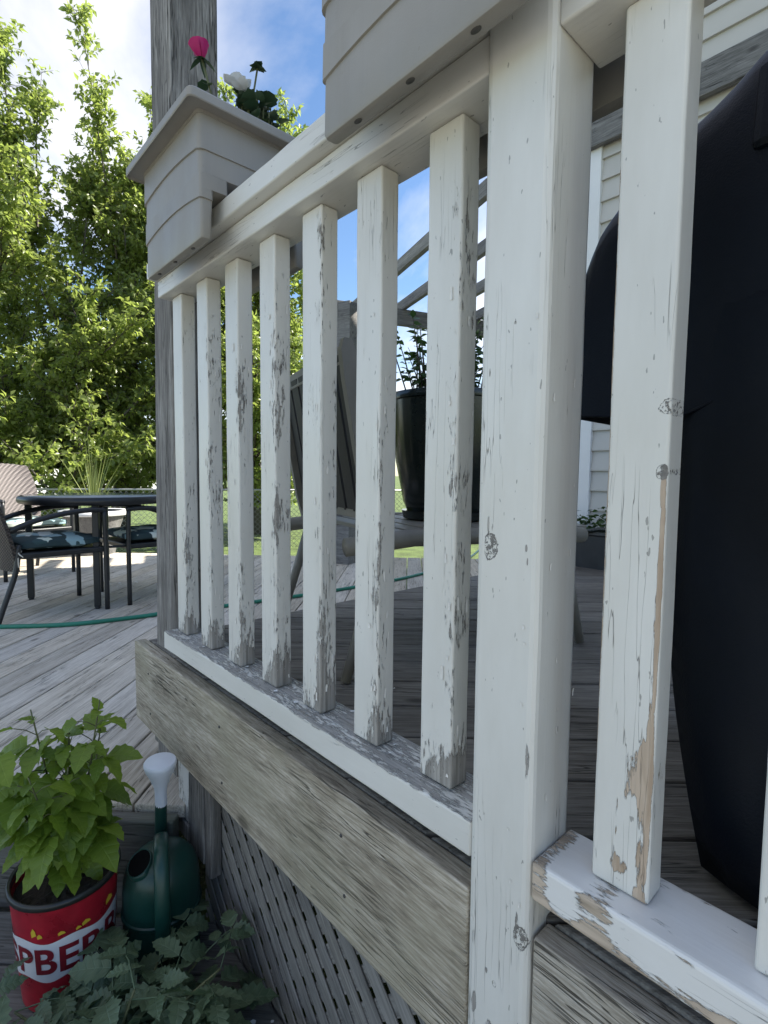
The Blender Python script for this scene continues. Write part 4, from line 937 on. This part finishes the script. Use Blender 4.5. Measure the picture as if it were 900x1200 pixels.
for (b_, t_, h) in stems:
    P_ = spline([(b_[0], b_[1], 0), (b_[0] + t_[0] * .4, b_[1] + t_[1] * .4, h * .65), (t_[0], t_[1], h)], 6)
    s_ = MB(); s_.tube(P_, [.0042 - .002 * i / (len(P_) - 1) for i in range(len(P_))], 7); s_.build('stem', M['cane'], to_)
    for k in range(6):
        t = .3 + .7 * k / 5; p = P_[int(t * (len(P_) - 1))]; a = k * 2.4 + rt.uniform(-.5, .5) + h * 20
        d = Vector((math.cos(a), math.sin(a), rt.uniform(-.15, .6)))
        place_mesh('leaf', cl[rt.randrange(6)], to_, p, frame(d, roll=rt.uniform(-.4, .4)), rt.uniform(.6, .98))

# loose paint flakes
fl = MB(); rf_ = random.Random(8)
def flake(x, y, z, s):
    a = rf_.uniform(0, 6.28); k = 5; vs = [(x + s * rf_.uniform(.5, 1) * math.cos(a + i * 1.257), y + s * rf_.uniform(.5, 1) * math.sin(a + i * 1.257), z + rf_.uniform(0, .0025)) for i in range(k)]; fl.add(vs, [tuple(range(k))])
for k in range(26): flake(rf_.uniform(-1.40, -.42), rf_.uniform(.525, .598), ZB + .002, rf_.uniform(.0025, .007))
for k in range(16): flake(rf_.uniform(-1.0, -.70), rf_.uniform(.36, .54), ZG + .003, rf_.uniform(.003, .009))
for k in range(14): flake(rf_.uniform(-1.6, -.4), rf_.uniform(.62, .9), ZU + .003, rf_.uniform(.002, .006))
for k in range(10): flake(-4.4 + rf_.uniform(-.15, .1), 1.2 + rf_.uniform(-.1, .15), ZL + .004, rf_.uniform(.008, .02))
fo = fl.build('paint_flakes', M['trim']); fo['kind'] = 'stuff'

# ------------------------------------------------------------------ trees
def make_tree(loc, label, H, spread, seed, top_shoots, lean=(0, 0), nl=30, low=.04, dens=1.0):
    t = thing('broadleaf_tree', label, 'tree', loc, group='leafy trees beyond the chain link fence'); r_ = np.random.default_rng(seed)
    def U(a, b): return float(r_.uniform(a, b))
    tr = MB(); br_ = MB(); LP, LD = [], []
    def curve(p, d, L_, up, n):
        pts = [Vector(p)]; d = Vector(d).normalized()
        for i in range(n): d = (d + Vector((U(-.12, .12), U(-.12, .12), up / n))).normalized(); pts.append(pts[-1] + d * (L_ / n))
        return pts
    trunk = curve((0, 0, 0), (lean[0], lean[1], 1), H * .86, .2, 10)
    tr.tube(trunk, [.15 * (1 - .9 * i / 10) + .01 for i in range(11)], 9); tr.build('trunk', M['bark'], t)
    def twig(p, d, L_):
        pts = curve(p, d, L_, -.25, 3); br_.tube(pts, [.006, .0045, .003, .0015], 4, False)
        m = max(8, int(L_ * 54 * dens))
        for k in range(m):
            q = U(.05, 1); i = min(2, int(q * 3)); f = q * 3 - i; LP.append(pts[i].lerp(pts[i + 1], f)); LD.append((pts[i + 1] - pts[i]).normalized())
    def branch(p, d, L_, up, lvl):
        pts = curve(p, d, L_, up, 5); w = .012 * L_ + .004; br_.tube(pts, [w * (1 - .8 * i / 5) for i in range(6)], 5, False)
        n = int(5 + L_ * (4.4 if lvl else 5.6))
        for k in range(n):
            q = .15 + .85 * (k + U(0, 1)) / n; i = min(4, int(q * 5)); b = pts[i].lerp(pts[i + 1], q * 5 - i); dd = (pts[i + 1] - pts[i]).normalized()
            sd_ = Vector((U(-1, 1), U(-1, 1), U(-.5, .9))); sd_ = (dd * .75 + sd_).normalized()
            if lvl and L_ > .5: branch(b, sd_, L_ * U(.32, .5), .35, lvl - 1)
            else: twig(b, sd_, U(.22, .5))
    for k in range(nl):
        q = low + (1 - low) * ((k + U(0, 1)) / nl); i = min(9, int(q * 10)); b = trunk[i].lerp(trunk[i + 1], q * 10 - i); a = k * 2.4 + U(-.4, .4)
        el = .15 + .9 * q; branch(b, (math.cos(a), math.sin(a), el), spread * (1.02 - .46 * q) * U(.75, 1.1), .5, 1)
    for (dx, dy, z0, L_) in top_shoots:
        pts = curve((dx, dy, z0), (U(-.06, .06), U(-.06, .06), 1), L_, .3, 6); br_.tube(pts, [.022 * (1 - .85 * i / 6) for i in range(7)], 5, False)
        for k in range(int(L_ * 17)):
            q = U(.0, 1); i = min(5, int(q * 6)); b = pts[i].lerp(pts[i + 1], q * 6 - i); twig(b, (U(-1, 1), U(-1, 1), .75), (1 - .5 * q) * U(.4, .8))
    br_.build('branches', M['bark'], t)['kind'] = 'stuff'
    P = np.array([tuple(v) for v in LP]); D = np.array([tuple(v) for v in LD]); n = len(P)
    rv = r_.normal(size=(n, 3)); x = D * .5 + rv * .7; x[:, 2] -= .45; x /= np.linalg.norm(x, axis=1)[:, None]
    u = r_.normal(size=(n, 3)) * .75 + np.array([.25, .1, 1.0]); y = np.cross(u, x); y /= np.linalg.norm(y, axis=1)[:, None] + 1e-9; z = np.cross(x, y)
    L_ = r_.uniform(.075, .14, n)[:, None]; W_ = L_ * .27
    b = P + x * .02; v0 = b; v1 = b + x * L_ * .42 - y * W_ + z * W_ * .35; v2 = b + x * L_ * .48 - z * L_ * .02; v3 = b + x * L_ * .42 + y * W_ + z * W_ * .35; v4 = b + x * L_ - z * L_ * .16
    V = np.stack([v0, v1, v2, v3, v4], 1).reshape(-1, 3); k = np.arange(n)[:, None] * 5
    F = np.concatenate([k + np.array([[0, 1, 2]]), k + np.array([[0, 2, 3]]), k + np.array([[1, 4, 2]]), k + np.array([[2, 4, 3]])], 1).reshape(-1, 3)
    me = bpy.data.meshes.new('crown'); me.vertices.add(len(V)); me.vertices.foreach_set('co', V.ravel()); me.loops.add(F.size); me.loops.foreach_set('vertex_index', F.ravel())
    me.polygons.add(len(F)); me.polygons.foreach_set('loop_start', np.arange(len(F)) * 3); me.polygons.foreach_set('loop_total', np.full(len(F), 3)); me.update(calc_edges=True); me.materials.append(M['tree_leaf'])
    o = bpy.data.objects.new('crown', me); col.objects.link(o); o.parent = t; o['kind'] = 'stuff'
    print('tree leaves', n)
    return t
ZW = -1.27
make_tree((-11.6, 1.2, ZW), 'tall dense leafy tree filling the left edge of the view', 8.6, 3.1, 3, [(-.3, -.9, 5.6, 3.0), (.3, .7, 5.6, 3.1), (0, -.2, 6.0, 2.8), (.1, .3, 5.9, 2.8), (0, -1.6, 5.2, 2.9), (.1, -.5, 5.9, 2.6)], nl=34, low=.03)
make_tree((-11.4, 3.1, ZW), 'narrow leafy tree with one tall shoot just left of the corner post', 7.6, 2.4, 8, [(.1, .1, 5.4, 4.0), (0, -.5, 5.0, 2.8), (0, .6, 5.2, 3.6), (.1, .9, 5.2, 3.0)], nl=28, low=.03)
make_tree((-9.9, 5.5, ZW), 'slender leafy tree standing behind the white balusters', 7.2, 2.6, 11, [(.35, .4, 5.3, 4.0), (-.3, -.5, 5.3, 3.3), (.5, .75, 4.6, 2.6), (.1, -1.0, 4.8, 2.8)], nl=34)

# ------------------------------------------------------------------ chain link fence and the neighbour's house
FA, FB_ = Vector((-13.0, -5.0, -1.27)), Vector((-5.4, 8.6, -1.27)); FD = (FB_ - FA).normalized(); FLn = (FB_ - FA).length; FH = 1.0
cf = thing('chain_link_fence', 'galvanised chain link fence along the lawn beneath the trees', 'fence', FA, math.atan2(FD.y, FD.x))
n = int(FLn / 2.6)
for k in range(n + 1):
    mb = MB(); mb.lathe([(.024, 0), (.024, FH + .05), (.012, FH + .08), (.0001, FH + .085)], n=8); o = mb.build('post', M['wire'], cf); o.location = (FLn * k / n, 0, 0)
mb = MB(); mb.tube([(0, 0, FH), (FLn, 0, FH)], .018, 8); mb.build('top_rail', M['wire'], cf)
mb = MB(); k = -FH
while k < FLn:
    for sg_ in (1, -1):
        x0, x1 = (k, k + FH) if sg_ > 0 else (k + FH, k); z0, z1 = .03, FH
        a, b = Vector((x0, .004 * sg_, z0)), Vector((x1, .004 * sg_, z1)); w = Vector((0, 0, .0032)); e = Vector((0, .0032, 0)); mb.add([a - w, a + e, a + w, b - w, b + e, b + w], [(0, 1, 4, 3), (1, 2, 5, 4), (2, 0, 3, 5)])
    k += .085
mb.build('mesh', M['wire'], cf)['kind'] = 'stuff'
nh = thing('neighbour_house', 'pale distant house glimpsed through the trees', 'house', (-27, 4, -1.27), R(20))
mb = MB(); mb.box((-4, -7, 0), (4, 7, 1.9)); mb.build('wall', M['trim'], nh)
mb = MB(); mb.add([(-4.4, -7.4, 1.87), (4.4, -7.4, 1.87), (4.4, 7.4, 1.87), (-4.4, 7.4, 1.87), (0, -5, 3.1), (0, 5, 3.1)], [(0, 1, 4), (1, 2, 5, 4), (2, 3, 5), (3, 0, 4, 5), (0, 3, 2, 1)]); mb.build('roof', M['roof'], nh)
for y in (-4, 1.5):
    mb = MB(); mb.box((4.0, y - .6, .5), (4.05, y + .6, 1.5), .01); w = mb.build('window', M['trim'], nh)
    mb = MB(); mb.box((4.045, y - .52, .58), (4.06, y + .52, 1.42)); mb.build('pane', M['glass'], w)
